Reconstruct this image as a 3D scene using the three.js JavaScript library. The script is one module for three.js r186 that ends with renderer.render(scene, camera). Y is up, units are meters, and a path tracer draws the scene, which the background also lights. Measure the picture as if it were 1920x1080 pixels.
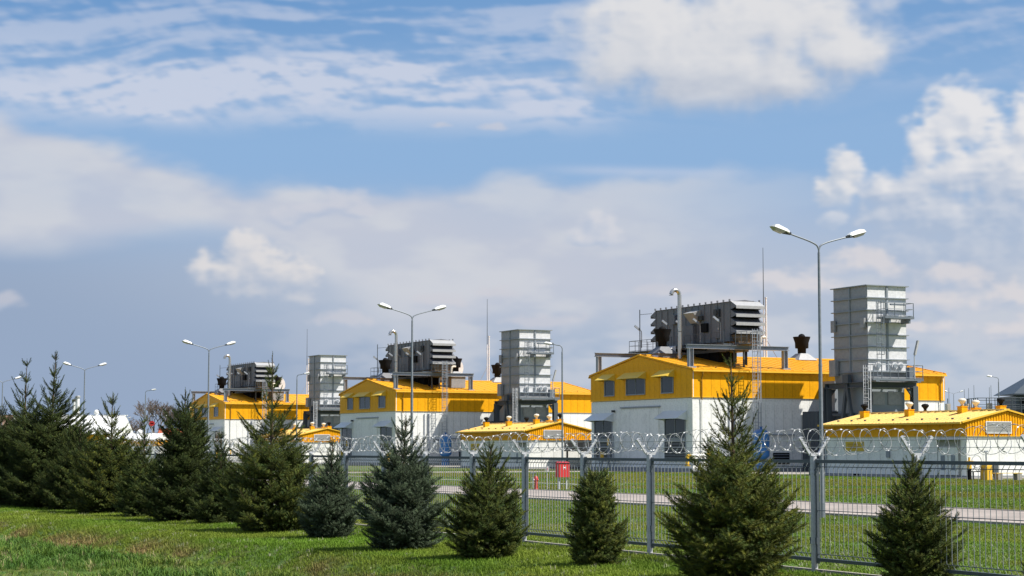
import * as THREE from 'three';
import { mergeGeometries } from 'three/addons/utils/BufferGeometryUtils.js';
import { ConvexGeometry } from 'three/addons/geometries/ConvexGeometry.js';

// ---------------------------------------------------------------- camera, sun, exposure
const scene = new THREE.Scene();
const EYE = 2.2, PITCH = Math.atan(301 / 3600);
const camera = new THREE.PerspectiveCamera(2 * Math.atan(540 / 3600) * 180 / Math.PI, 16 / 9, 0.5, 6000);
camera.position.set(0, EYE, 0); camera.rotation.order = 'YXZ'; camera.rotation.x = PITCH;
scene.add(camera);
const renderer = new THREE.WebGLRenderer();
renderer.toneMapping = THREE.LinearToneMapping; renderer.toneMappingExposure = 1.5;
renderer.shadowMap.enabled = true;
const SUN_EL = 53 * Math.PI / 180, SUN_AZ = -17 * Math.PI / 180;      // azimuth measured from camera right towards the far side
const sunDir = new THREE.Vector3(Math.cos(SUN_EL) * Math.cos(SUN_AZ), Math.sin(SUN_EL), -Math.cos(SUN_EL) * Math.sin(SUN_AZ));
const sun = new THREE.DirectionalLight(new THREE.Color(1.0, 0.955, 0.87), 5.0);
sun.target.position.set(0, 0, -130); sun.position.copy(sunDir).multiplyScalar(260).add(sun.target.position);
sun.castShadow = true; sun.shadow.mapSize.set(4096, 4096);
Object.assign(sun.shadow.camera, { left: -150, right: 150, top: 150, bottom: -150, near: 10, far: 700 });
scene.add(sun, sun.target);

// ---------------------------------------------------------------- noise and small helpers
function rng(s) { return () => { s |= 0; s = s + 0x6D2B79F5 | 0; let t = Math.imul(s ^ s >>> 15, 1 | s); t = t + Math.imul(t ^ t >>> 7, 61 | t) ^ t; return ((t ^ t >>> 14) >>> 0) / 4294967296; }; }
const { lerp, clamp, smoothstep: sst } = THREE.MathUtils;
const PERM = new Float32Array(65536); { const r = rng(77); for (let i = 0; i < 65536; i++) PERM[i] = r(); }
const hash3 = (x, y, z) => PERM[(Math.imul(x, 374761393) + Math.imul(y, 668265263) + Math.imul(z, 1274126177) ^ (Math.imul(x ^ y, 92821) >>> 3)) >>> 7 & 65535];
function noise3(x, y, z) {
  const ix = Math.floor(x), iy = Math.floor(y), iz = Math.floor(z); let fx = x - ix, fy = y - iy, fz = z - iz;
  fx = fx * fx * (3 - 2 * fx); fy = fy * fy * (3 - 2 * fy); fz = fz * fz * (3 - 2 * fz);
  const h = (a, b, c) => hash3(ix + a, iy + b, iz + c), m = (a, b, t) => a + (b - a) * t;
  return m(m(m(h(0, 0, 0), h(1, 0, 0), fx), m(h(0, 1, 0), h(1, 1, 0), fx), fy), m(m(h(0, 0, 1), h(1, 0, 1), fx), m(h(0, 1, 1), h(1, 1, 1), fx), fy), fz);
}
function fbm(x, y, z, o = 5) { let s = 0, a = 0.5, n = 0; for (let i = 0; i < o; i++) { s += a * noise3(x, y, z); n += a; a *= 0.5; x = x * 2.03 + 11.3; y = y * 2.03 + 5.7; z = z * 2.03 + 3.1; } return s / n; }
function tnoise(u, v, n, seed) {          // tileable value noise, n cells over the unit square
  const x = u * n, y = v * n, ix = Math.floor(x), iy = Math.floor(y); let fx = x - ix, fy = y - iy; fx = fx * fx * (3 - 2 * fx); fy = fy * fy * (3 - 2 * fy);
  const h = (a, b) => hash3((ix + a) % n, (iy + b) % n, seed);
  return lerp(lerp(h(0, 0), h(1, 0), fx), lerp(h(0, 1), h(1, 1), fx), fy);
}
const tfbm = (u, v, n, seed, o = 4) => { let s = 0, a = 0.5, k = 0; for (let i = 0; i < o; i++) { s += a * tnoise(u, v, n, seed + i); k += a; a *= 0.5; n *= 2; } return s / k; };
function tex(size, fn, srgb = true) {
  const d = new Uint8Array(size * size * 4);
  for (let j = 0; j < size; j++) for (let i = 0; i < size; i++) { const c = fn((i + 0.5) / size, (j + 0.5) / size), k = (j * size + i) * 4; d[k] = clamp(c[0] * 255, 0, 255); d[k + 1] = clamp(c[1] * 255, 0, 255); d[k + 2] = clamp(c[2] * 255, 0, 255); d[k + 3] = 255; }
  const t = new THREE.DataTexture(d, size, size); t.wrapS = t.wrapT = THREE.RepeatWrapping; t.magFilter = THREE.LinearFilter; t.minFilter = THREE.LinearMipmapLinearFilter; t.generateMipmaps = true;
  if (srgb) t.colorSpace = THREE.SRGBColorSpace; t.needsUpdate = true; return t;
}
const rep = (t, m) => { const c = t.clone(); c.repeat.set(1 / m, 1 / m); c.needsUpdate = true; return c; };

// ---------------------------------------------------------------- sky (equirectangular, clouds in degrees of azimuth and elevation)
{
  const W = 4096, H = 4096, data = new Float32Array(W * H * 4), D = 180 / Math.PI;
  const lin = (r, g, b) => [r, g, b].map((v) => Math.pow(v / 255, 2.2));
  const mix3 = (a, b, t) => { a[0] += (b[0] - a[0]) * t; a[1] += (b[1] - a[1]) * t; a[2] += (b[2] - a[2]) * t; };
  const ZEN = lin(70, 118, 182), HI = lin(106, 150, 201), MID = lin(142, 177, 217), LOW = lin(175, 188, 208), HAZL = lin(149, 167, 194), HAZR = lin(165, 184, 208);
  const CIR = lin(202, 209, 226), STR = lin(194, 199, 213), STR2 = lin(206, 209, 217), DARK = lin(158, 172, 198);
  const cum = [   // puffs: azimuth, elevation, half width, half height, lit colour, shaded colour, softness, roughness
    { p: [[6.0, 11.4, 3.3, 1.5], [7.6, 12.6, 3.4, 1.7], [4.4, 12.4, 2.8, 1.6], [9.9, 11.6, 1.4, 0.9], [6.0, 10.5, 2.6, 0.9], [4.0, 11.6, 2.0, 1.2], [8.0, 10.9, 1.9, 0.9]], lit: lin(226, 225, 226), sh: lin(184, 192, 207), w: 0.85, f: 0.6, a: 0.94, s: 0.7, k: 0.8, g: [9.9, 12.2, 0.6], b: 0.1, d: [9.6, 10.6] },
    { p: [[13.2, 10.0, 0.75, 0.75], [13.7, 9.5, 0.7, 0.9], [12.9, 9.2, 0.9, 1.0], [12.2, 8.7, 0.55, 0.8], [13.1, 8.0, 1.3, 0.9], [14.5, 8.3, 1.3, 1.2], [11.6, 7.4, 0.9, 0.7], [12.8, 6.8, 1.9, 0.9], [14.6, 6.6, 1.5, 1.1], [10.9, 6.9, 0.8, 0.5], [13.5, 5.6, 2.4, 0.9], [10.9, 7.6, 0.8, 0.5], [12.0, 5.9, 1.6, 0.7], [15.2, 9.2, 0.9, 1.0], [15.0, 7.6, 1.2, 1.0]], lit: lin(236, 233, 232), sh: lin(172, 186, 208), w: 0.75, f: 0.85, a: 0.88, s: 1.0, k: 0.75, g: [6.6, 9.2, 0.6], b: 0.04, d: [4.4, 8.2] },
    { p: [[9.95, 8.2, 0.5, 0.6], [9.8, 7.7, 0.55, 0.55], [9.4, 7.5, 0.45, 0.5], [9.6, 6.7, 0.35, 0.35]], lit: lin(234, 231, 230), sh: lin(172, 187, 208), w: 0.6, f: 0.6, a: 0.88, s: 1.5, k: 0.85, b: 0.14, d: [6.2, 7.9] },
    { p: [[-8.1, 6.0, 0.55, 0.5], [-7.6, 5.6, 0.7, 0.6], [-7.0, 5.2, 0.9, 0.7], [-8.3, 5.1, 0.8, 0.5], [-9.2, 5.3, 0.4, 0.6], [-6.4, 5.0, 0.6, 0.7], [-7.6, 4.6, 1.3, 0.35], [-6.4, 4.4, 0.6, 0.3]], lit: lin(226, 222, 221), sh: lin(172, 185, 206), w: 0.65, f: 0.7, a: 0.85, s: 1.4, k: 0.8, g: [4.5, 5.8, 0.45], b: 0.08, d: [3.9, 5.2] },
    { p: [[2.5, 6.7, 0.6, 0.45], [2.7, 6.3, 0.8, 0.35], [2.1, 6.3, 0.5, 0.35]], lit: lin(216, 216, 222), sh: lin(172, 188, 212), w: 0.5, f: 0.5, a: 0.62, s: 1.5 },
    { p: [[-5.9, 7.1, 1.0, 0.5], [-5.2, 7.3, 0.9, 0.45], [-6.6, 6.8, 0.9, 0.4], [-4.6, 7.0, 0.7, 0.35]], lit: lin(205, 207, 217), sh: lin(164, 182, 210), w: 0.6, f: 0.6, a: 0.6, s: 0.9 },
    { p: [[12.9, 4.9, 1.0, 0.5], [14.6, 4.4, 0.9, 0.45], [12.4, 4.3, 1.4, 0.4], [10.4, 5.4, 1.1, 0.5], [8.3, 4.8, 1.6, 0.45], [14.9, 3.4, 1.1, 0.4], [11.6, 3.5, 1.6, 0.3]], lit: lin(218, 214, 217), sh: lin(180, 192, 212), w: 0.8, f: 0.85, a: 0.8, s: 1.2, b: 0.2 },
    { p: [[-2.0, 4.4, 1.2, 0.3], [-0.6, 4.7, 0.8, 0.3], [-5.0, 3.8, 1.3, 0.3], [0.9, 3.8, 1.3, 0.3], [4.6, 4.6, 1.3, 0.3], [6.2, 4.3, 1.0, 0.3], [-15.0, 4.2, 0.6, 0.3], [-0.5, 9.5, 0.5, 0.14], [-2.1, 9.55, 0.35, 0.12]], lit: lin(206, 205, 213), sh: lin(180, 192, 212), w: 0.8, f: 0.75, a: 0.55, s: 1 },
  ];
  for (const c of cum) { c.box = [Math.min(...c.p.map((q) => q[0] - 1.6 * q[2])), Math.max(...c.p.map((q) => q[0] + 1.6 * q[2])), Math.min(...c.p.map((q) => q[1] - 1.7 * q[3])), Math.max(...c.p.map((q) => q[1] + 1.7 * q[3]))]; }
  const billow = (x, y, z, o) => { let s = 0, a = 0.5, n = 0; for (let i = 0; i < o; i++) { s += a * (1 - Math.abs(2 * noise3(x, y, z) - 1)); n += a; a *= 0.52; x = x * 2.1 + 3.7; y = y * 2.1 + 8.1; z += 5.3; } return s / n; };
  const field = (c, az, el, o) => {
    const k = 1.5 * c.s, wa = 0.42 / c.s, wx = (fbm(az * k, el * k, 3.3, 3) - 0.5) * wa, wy = (fbm(az * k, el * k, 9.1, 3) - 0.5) * wa; let m = -9;
    for (const [x, y, w, h] of c.p) { const dx = (az + wx - x) / w, dy = (el + wy - y) / h, v = 1 - Math.sqrt(dx * dx + dy * dy * (dy < 0 ? 1.5 : 1)); m = Math.max(m, v) + 0.12 * Math.exp(-6 * Math.abs(m - v)) * (m > -2 ? 1 : 0); }
    return m + (c.b ?? 0) + (fbm(az * 1.9 * c.s, el * 2.3 * c.s, 1.7, o) - 0.5) * 1.3 * c.f + (billow(az * 1.5 * c.s, el * 1.8 * c.s, 6.7, o - 1) - 0.5) * 1.1 * c.f;
  };
  for (let j = 0; j < H; j++) {
    const el = ((j + 0.5) / H - 0.5) * 180, ce = Math.cos(el / D);
    for (let i = 0; i < W; i++) {
      const at = (j * W + i) * 4; data[at + 3] = 1;
      if (el < 0) { const g = lin(95, 98, 90); data[at] = g[0]; data[at + 1] = g[1]; data[at + 2] = g[2]; continue; }
      let az = ((i + 0.5) / W - 0.5) * 360 + 90; if (az > 180) az -= 360; if (az < -180) az += 360;
      if ((j & 1) && (Math.abs(az) > 19 || el > 15) && j > H / 2) { const b = at - W * 4; data[at] = data[b]; data[at + 1] = data[b + 1]; data[at + 2] = data[b + 2]; continue; }         // 0 = straight ahead, + = right
      const sx = Math.sin(az / D) * D, cx = Math.cos(az / D) * D, far = sst(Math.abs(az), 17, 30);
      const side = sst(Math.cos((az - 12) / D), 0.85, 1.0), c = [0, 0, 0];
      const hz = mixc(HAZL, HAZR, sst(az, -10, 12) * (1 - far) + 0.5 * far);
      if (el < 5) { c[0] = hz[0]; c[1] = hz[1]; c[2] = hz[2]; mix3(c, LOW, sst(el, 1, 5) * sst(az + 1.5 * el, -10, 7)); }
      else { c[0] = hz[0]; c[1] = hz[1]; c[2] = hz[2]; mix3(c, LOW, sst(az + 1.5 * el, -10, 7)); }
      mix3(c, MID, sst(el, 4.5, 8.6)); mix3(c, HI, sst(el, 8.8, 14) * (0.75 + 0.25 * sst(-az, -4, 10))); mix3(c, ZEN, sst(el, 14, 60));
      // stratus sheet
      if (el < 40) {
        const n1 = fbm(sx * 0.16, el * 0.55, cx * 0.16, 5), n2 = fbm(sx * 0.5 + 7, el * 1.2, cx * 0.5, 4);
        const top = 9.7 - 0.27 * clamp(az + 15, 0, 7) * (1 - far) + (az > -8 ? 0.02 * (az + 8) : 0) * (1 - far) + (n2 - 0.5) * 1.5, bot = 6.05 + 0.3 * Math.sin(az * 0.5) - 2.8 * sst(az, -9, -1) + (n1 - 0.5) * lerp(1.0, 2.2, sst(az, -9, 0));
        let a = sst(top - el, -0.25, 0.6) * sst(el - bot, lerp(-0.35, -0.9, sst(az, -8, 0)), lerp(0.45, 1.6, sst(az, -8, 0))) * (1 - 0.75 * sst(az, 2, 10) * (1 - far)) * (1 - 0.4 * far);
        a *= 0.8 + 0.55 * (n1 - 0.4);
        mix3(c, mixc(STR, STR2, sst(n2, 0.35, 0.65)), clamp(a, 0, 0.92));
        const lowv = sst(6.8 - el, 0, 3) * sst(el, 0, 2.5) * sst(az, -10, 0) * (1 - far); mix3(c, STR2, clamp(lowv * sst(n2 + 0.4 * (n1 - 0.5), 0.36, 0.6) * 0.65, 0, 1));
      }
      // cirrus streaks
      {
        const e2 = el - 0.05 * az * (1 - far) + 0.0, wob = (fbm(sx * 0.12, e2 * 0.25, cx * 0.12 + 4, 3) - 0.5) * 2.2;
        const st = fbm(sx * 0.3 + 3, (e2 + wob) * 2.1, cx * 0.3, 5), sk = el + 0.22 * az, fine = 0.55 * fbm(sx * 1.1, (e2 + wob * 0.6) * 5.5, cx * 1.1 + 9, 5) + 0.45 * fbm(sx * 2.6 + 0.8 * sk, sk * 4.2, cx * 2.6, 4);
        const band = sst(el, 9.0, 10.2) * (1 - 0.25 * sst(el, 10.9, 12.2)) * (1 - 0.45 * sst(el, 12.6, 14)) * (1 - 0.92 * sst(az, 1, 5) * (1 - far));
        const core = Math.exp(-Math.pow((el - 10.65 + 0.02 * az + 0.25 * Math.sin(az * 0.4)) / 0.55, 2)) * sst(az, -15.5, -10) * (1 - sst(az, 1.5, 4)) * (1 - far);
        let a = band * sst(st * 0.6 + fine * 0.4, 0.4, 0.62) * 0.72 + core * (0.3 + 0.85 * sst(fine, 0.34, 0.62)) * 0.72;
        const bottom = Math.exp(-Math.pow((el - 9.75 + 0.11 * (az + 10)) / 0.22, 2)) * (1 - sst(az, -11, -8.5)) * (1 - far); a += bottom * (0.3 + 0.8 * sst(fine, 0.35, 0.6)) * 0.7;
        const wisp = Math.exp(-Math.pow((el - 8.35 + 0.03 * az) / 0.14, 2)) * sst(az, 0, 3) * (1 - sst(az, 5, 8)) * (1 - far); a += wisp * 0.4;
        const right = sst(az, 9, 12) * sst(el, 10.2, 11.4) * (1 - far); a += right * sst(fine * 0.5 + st * 0.5, 0.4, 0.68) * 0.45;
        mix3(c, CIR, clamp(a, 0, 0.88));
      }
      // scattered clouds outside the view carry on at the same density
      if (far > 0 && el > 2) { const k = 30 / (el + 14), n = fbm(sx * 0.11 * k + 2, el * 0.16 * k, cx * 0.11 * k, 5), a = sst(n, 0.5, 0.66) * far; if (a > 0) mix3(c, mixc(lin(172, 184, 204), lin(218, 218, 220), sst(n, 0.52, 0.72)), a * 0.85); }
      if (far < 1) for (const q of cum) {
        if (az < q.box[0] || az > q.box[1] || el < q.box[2] || el > q.box[3]) continue;
        const d = field(q, az, el, 6); if (d < -0.2) continue;
        const d2 = field(q, az + 0.28 / q.s, el + 0.34 / q.s, 4), d3 = field(q, az + 0.1, el + 0.12, 5);
        const l = clamp(0.56 + ((d - d2) * 0.55 + (d - d3) * 0.5) * (q.k ?? 1) + (q.g ? q.g[2] * (sst(el, q.g[0], q.g[1]) - 0.6) : 0), 0, 1);
        mix3(c, mixc(q.sh, q.lit, l), sst(d, 0.0, q.w) * q.a * (q.d ? 0.25 + 0.75 * sst(el + 0.5 * (fbm(az * 1.2, el * 2, 4.4, 3) - 0.5), q.d[0], q.d[1]) : 1));
      }
      const n = 1 / 1.5; data[at] = c[0] * n; data[at + 1] = c[1] * n; data[at + 2] = c[2] * n;
    }
  }
  function mixc(a, b, t) { return [a[0] + (b[0] - a[0]) * t, a[1] + (b[1] - a[1]) * t, a[2] + (b[2] - a[2]) * t]; }
  const t = new THREE.DataTexture(data, W, H, THREE.RGBAFormat, THREE.FloatType);
  t.mapping = THREE.EquirectangularReflectionMapping; t.magFilter = t.minFilter = THREE.LinearFilter; t.needsUpdate = true;
  scene.background = t; scene.environment = t;
}

// ---------------------------------------------------------------- geometry helpers
const V = (x, y, z) => new THREE.Vector3(x, y, z);
const box = (w, h, d, x = 0, y = 0, z = 0) => new THREE.BoxGeometry(w, h, d).translate(x, y, z);
const bx = (x0, x1, y0, y1, z0, z1) => box(x1 - x0, y1 - y0, z1 - z0, (x0 + x1) / 2, (y0 + y1) / 2, (z0 + z1) / 2);
function along(g, p, q) { const d = q.clone().sub(p), m = new THREE.Matrix4().compose(p.clone().add(q).multiplyScalar(0.5), new THREE.Quaternion().setFromUnitVectors(V(0, 1, 0), d.clone().normalize()), V(1, 1, 1)); return g.applyMatrix4(m); }
const rod = (p, q, r, n = 6, r2 = r) => along(new THREE.CylinderGeometry(r2, r, p.distanceTo(q), n), p, q);
const beam = (p, q, w, d = w) => along(new THREE.BoxGeometry(w, p.distanceTo(q), d), p, q);
const cyl = (r0, r1, h, x, y, z, n = 16) => new THREE.CylinderGeometry(r1, r0, h, n).translate(x, y + h / 2, z);
const lathe = (pts, n = 18) => new THREE.LatheGeometry(pts.map((p) => new THREE.Vector2(p[0], p[1])), n);
const tube = (pts, r, seg = 24, n = 6, closed = false) => new THREE.TubeGeometry(new THREE.CatmullRomCurve3(pts, closed), seg, r, n, closed);
const prism = (pts, depth) => new THREE.ExtrudeGeometry(new THREE.Shape(pts.map((p) => new THREE.Vector2(p[0], p[1]))), { depth, bevelEnabled: false });
const hull = (pts) => new ConvexGeometry(pts.map((p) => V(...p)));
function hbeam(p, q, s, up = V(0, 1, 0)) {       // I-section beam
  const L = p.distanceTo(q), t = s * 0.09, g = mergeGeometries([box(s, L, t, 0, 0, s / 2 - t / 2), box(s, L, t, 0, 0, -s / 2 + t / 2), box(t, L, s - 2 * t - 0.002, 0, 0, 0)]);
  const y = q.clone().sub(p).normalize(), z = up.clone().sub(y.clone().multiplyScalar(up.dot(y))).normalize(), x = y.clone().cross(z);
  return g.applyMatrix4(new THREE.Matrix4().makeBasis(x, y, z).setPosition(p.clone().add(q).multiplyScalar(0.5)));
}
function uvm(g) {                                 // uv in metres, by the way each face points
  g = g.index ? g.toNonIndexed() : g; const p = g.attributes.position, n = g.attributes.normal, u = new Float32Array(p.count * 2);
  for (let i = 0; i < p.count; i++) { const ax = Math.abs(n.getX(i)), ay = Math.abs(n.getY(i)), az = Math.abs(n.getZ(i)); const x = p.getX(i), y = p.getY(i), z = p.getZ(i);
    if (ay > ax && ay > az) { u[2 * i] = x; u[2 * i + 1] = z; } else if (ax > az) { u[2 * i] = z; u[2 * i + 1] = y; } else { u[2 * i] = x; u[2 * i + 1] = y; } }
  g.setAttribute('uv', new THREE.BufferAttribute(u, 2)); return g;
}
function join(list) { list = [].concat(list).map((g) => { const n = g.index ? g.toNonIndexed() : g; for (const k of Object.keys(n.attributes)) if (!['position', 'normal', 'uv'].includes(k)) n.deleteAttribute(k); if (!n.attributes.uv) n.setAttribute('uv', new THREE.BufferAttribute(new Float32Array(n.attributes.position.count * 2), 2)); return n; }); return uvm(list.length > 1 ? mergeGeometries(list) : list[0]); }
const used = {};
const numbered = (n) => { const k = used[n] = (used[n] ?? -1) + 1; return k ? n + '_' + String(k).padStart(3, '0') : n; };
function part(name, geos, mat, parent) { const m = new THREE.Mesh(Array.isArray(geos) ? join(geos) : geos, mat); m.name = name; m.castShadow = m.receiveShadow = true; parent.add(m); return m; }
function tag(o, label, category, group, kind) { if (label) o.userData.label = label; if (category) o.userData.category = category; if (group) o.userData.group = group; if (kind) o.userData.kind = kind; return o; }
function thing(name, label, category, group) { const o = new THREE.Group(); o.name = numbered(name); scene.add(o); return tag(o, label, category, group); }
function dup(o, label) { const c = o.clone(); c.name = numbered(o.name.replace(/_\d+$/, '')); c.userData = { ...o.userData, label: label ?? o.userData.label }; scene.add(c); return c; }
function at(px, py, depth) { const c = Math.cos(PITCH), s = Math.sin(PITCH), dx = px - 960, dy = py - 540, k = depth / (3600 * c + dy * s); return V(k * dx, EYE + k * (3600 * s - dy * c), -depth); }

// site frame: origin at the front corner of the nearest hall, x along its long side, z along the fence towards the viewer
const PHI = Math.atan2(0.432, 0.902), CP = Math.cos(PHI), SP = Math.sin(PHI), C0 = V(16.75, 0, -178.5), PERIOD = 73;
const site = (x, y, z) => V(C0.x + x * CP + z * SP, y, C0.z - x * SP + z * CP);
const toSite = (p) => { const dx = p.x - C0.x, dz = p.z - C0.z; return V(dx * CP - dz * SP, p.y, dx * SP + dz * CP); };
const put = (o, x, y, z, turn = 0) => { o.position.copy(site(x, y, z)); o.rotation.y = PHI + turn; return o; };
function inView(p, m = 40) { const c = Math.cos(PITCH), s = Math.sin(PITCH), f = -p.z, up = p.y - EYE, d = f * c + up * s; if (d < 1) return false; const px = 960 + 3600 * p.x / d, py = 540 - 3600 * (up * c - f * s) / d; return px > -m && px < 1920 + m && py < 1080 + m; }

// ---------------------------------------------------------------- materials
const dirt = tex(512, (u, v) => { const s = tnoise(u, 0.37, 64, 5) * 0.5 + tnoise(u, 0.1, 16, 8) * 0.5, n = tfbm(u, v, 4, 21), f = tfbm(u, v, 32, 31, 3), d = 1 - 0.1 * clamp((s - 0.45) * 2, 0, 1) * sst(n, 0.35, 0.7) - 0.05 * sst(f, 0.5, 0.75); return [d, d * 0.995, d * 0.98]; });
const roughT = tex(256, (u, v) => { const n = 0.7 + 0.3 * tfbm(u, v, 8, 61); return [n, n, n]; }, false);
const galv = tex(256, (u, v) => { const n = 0.86 + 0.14 * tfbm(u, v, 12, 41), s = tnoise(u, v, 40, 45) > 0.8 ? 0.95 : 1; return [n * s, n * s, n * s * 1.01]; });
const conc = tex(512, (u, v) => { const n = 0.8 + 0.2 * tfbm(u, v, 6, 71, 6) - (tnoise(u, v, 128, 75) > 0.9 ? 0.12 : 0); return [n, n * 0.985, n * 0.96]; });
const L = (r, g, b) => new THREE.Color().setRGB(r, g, b);
const mat = (c, o = {}) => new THREE.MeshStandardMaterial({ color: c, roughness: 0.6, ...o });
const M = {
  rail: mat(L(0.1, 0.12, 0.14), { map: rep(galv, 0.4), roughness: 0.45, metalness: 0.2 }),
  white: mat(L(0.82, 0.83, 0.83), { map: rep(dirt, 4), roughness: 0.5 }), yellow: new THREE.MeshPhysicalMaterial({ color: L(0.86, 0.4, 0.005), map: rep(dirt, 4), roughness: 0.55, specularIntensity: 0.35 }), seam: mat(L(0.25, 0.26, 0.27)), seamY: mat(L(0.3, 0.15, 0.01)),
  roofY: new THREE.MeshPhysicalMaterial({ color: L(0.78, 0.37, 0.015), map: rep(dirt, 3), roughness: 0.5, specularIntensity: 0.5 }), roofP: mat(L(0.84, 0.61, 0.22), { map: rep(dirt, 3), roughness: 0.3 }), capY: mat(L(0.8, 0.47, 0.04), { roughness: 0.4 }),
  dark: mat(L(0.035, 0.038, 0.042), { roughness: 0.55 }), black: new THREE.MeshPhysicalMaterial({ color: L(0.01, 0.01, 0.011), roughness: 0.8, specularIntensity: 0.25 }), glass: mat(L(0.03, 0.035, 0.042), { roughness: 0.12 }),
  filter: mat(L(0.17, 0.175, 0.19), { map: rep(galv, 1.5), roughness: 0.55 }), filterL: mat(L(0.42, 0.42, 0.41), { map: rep(galv, 1.2), roughness: 0.5 }), steel: mat(L(0.3, 0.33, 0.37), { map: rep(galv, 1), roughness: 0.5 }), frame: mat(L(0.07, 0.085, 0.1), { roughness: 0.55 }),
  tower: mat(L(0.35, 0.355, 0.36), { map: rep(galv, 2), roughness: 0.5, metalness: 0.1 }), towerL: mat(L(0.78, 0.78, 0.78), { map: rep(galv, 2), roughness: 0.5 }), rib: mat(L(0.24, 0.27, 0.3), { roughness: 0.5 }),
  zinc: mat(L(0.6, 0.61, 0.63), { map: rep(galv, 0.4), roughness: 0.5, metalness: 0.15 }), zincD: mat(L(0.2, 0.23, 0.26), { map: rep(galv, 0.4), roughness: 0.45, metalness: 0.3 }), wire: mat(L(0.33, 0.35, 0.37), { roughness: 0.5, metalness: 0.2 }), blade: mat(L(0.5, 0.51, 0.52), { roughness: 0.45, metalness: 0.3 }), coil: mat(L(0.3, 0.31, 0.32), { roughness: 0.6 }),
  stainless: mat(L(0.55, 0.53, 0.5), { roughness: 0.25, metalness: 0.8 }), awningY: mat(L(0.72, 0.48, 0.05), { roughness: 0.5 }), awningW: mat(L(0.62, 0.66, 0.68), { roughness: 0.45 }),
  blue: mat(L(0.03, 0.15, 0.4), { roughness: 0.35 }), red: mat(L(0.55, 0.03, 0.03), { roughness: 0.4 }), lampW: mat(L(0.75, 0.75, 0.73), { roughness: 0.35 }), lampG: mat(L(0.45, 0.43, 0.38), { roughness: 0.2 }), pole: mat(L(0.25, 0.28, 0.31), { map: rep(galv, 0.8), roughness: 0.5, metalness: 0.25 }),
  cream: mat(L(0.66, 0.58, 0.47), { roughness: 0.6 }), concrete: mat(L(0.4, 0.38, 0.35), { map: rep(conc, 3), roughness: 0.9 }), rust: mat(L(0.26, 0.17, 0.09), { roughness: 0.8, map: rep(conc, 1) }), sign: mat(L(0.62, 0.42, 0.03)), plain: mat(L(0.8, 0.8, 0.79)),
  brown: mat(L(0.2, 0.13, 0.09), { roughness: 0.8, map: rep(conc, 3) }), roofRed: mat(L(0.42, 0.1, 0.045), { roughness: 0.75, map: rep(conc, 3) }), grey: mat(L(0.4, 0.41, 0.42), { roughness: 0.7, map: rep(conc, 3) }), roofW: mat(L(0.8, 0.81, 0.83), { roughness: 0.45, map: rep(dirt, 5) }), slate: mat(L(0.05, 0.065, 0.08), { roughness: 0.5 }),
  bark: mat(L(0.09, 0.06, 0.04), { roughness: 0.95 }), twig: mat(L(0.13, 0.1, 0.085), { roughness: 0.95 }),
};

// ---------------------------------------------------------------- ground
const ditchX = (z) => -80.5 + 0.117 * (z - 98.8);
function gy(x, z) {                                // height of the ground in site coordinates
  if (x > -73.5) return x > -20 ? 0 : 0.08 * (fbm(x * 0.06, 1.5, z * 0.06, 3) - 0.5) * sst(x, -73.5, -68) * (1 - sst(x, -56, -48));
  const w = (fbm(2.2, 0.3, z * 0.16, 3) - 0.5) * 1.6, d = x - ditchX(z) - w, n = fbm(x * 0.5, 4, z * 0.5, 3) - 0.5;
  return -0.1 * sst(-x, 73.5, 77) - 0.55 * (1 - sst(d, 0.3, 1.9)) * (1 - 0.62 * sst(-d, 0.2, 2.0)) + n * 0.14 * sst(-x, 74, 77);
}
const dryness = (x, z) => { const w = (fbm(2.2, 0.3, z * 0.16, 3) - 0.5) * 1.6, d = x - ditchX(z) - w; return sst(d, -0.5, 0.4) * (1 - sst(d, 0.8, 1.8)) * sst(fbm(x * 0.8, 8, z * 0.5, 4), 0.42, 0.66) * 0.9; };
const grassT = tex(1024, (u, v) => { const n = tfbm(u, v, 8, 11, 5), f = tnoise(u, v, 256, 17), f2 = tnoise(u, v, 128, 19), y = sst(tfbm(u, v, 5, 25, 4), 0.45, 0.7); const k = 0.55 + 0.35 * n + 0.3 * (f - 0.5) + 0.2 * (f2 - 0.5); return [k * (0.86 + 0.22 * y), k * (1.0 - 0.02 * y), k * 0.8]; });
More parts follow.
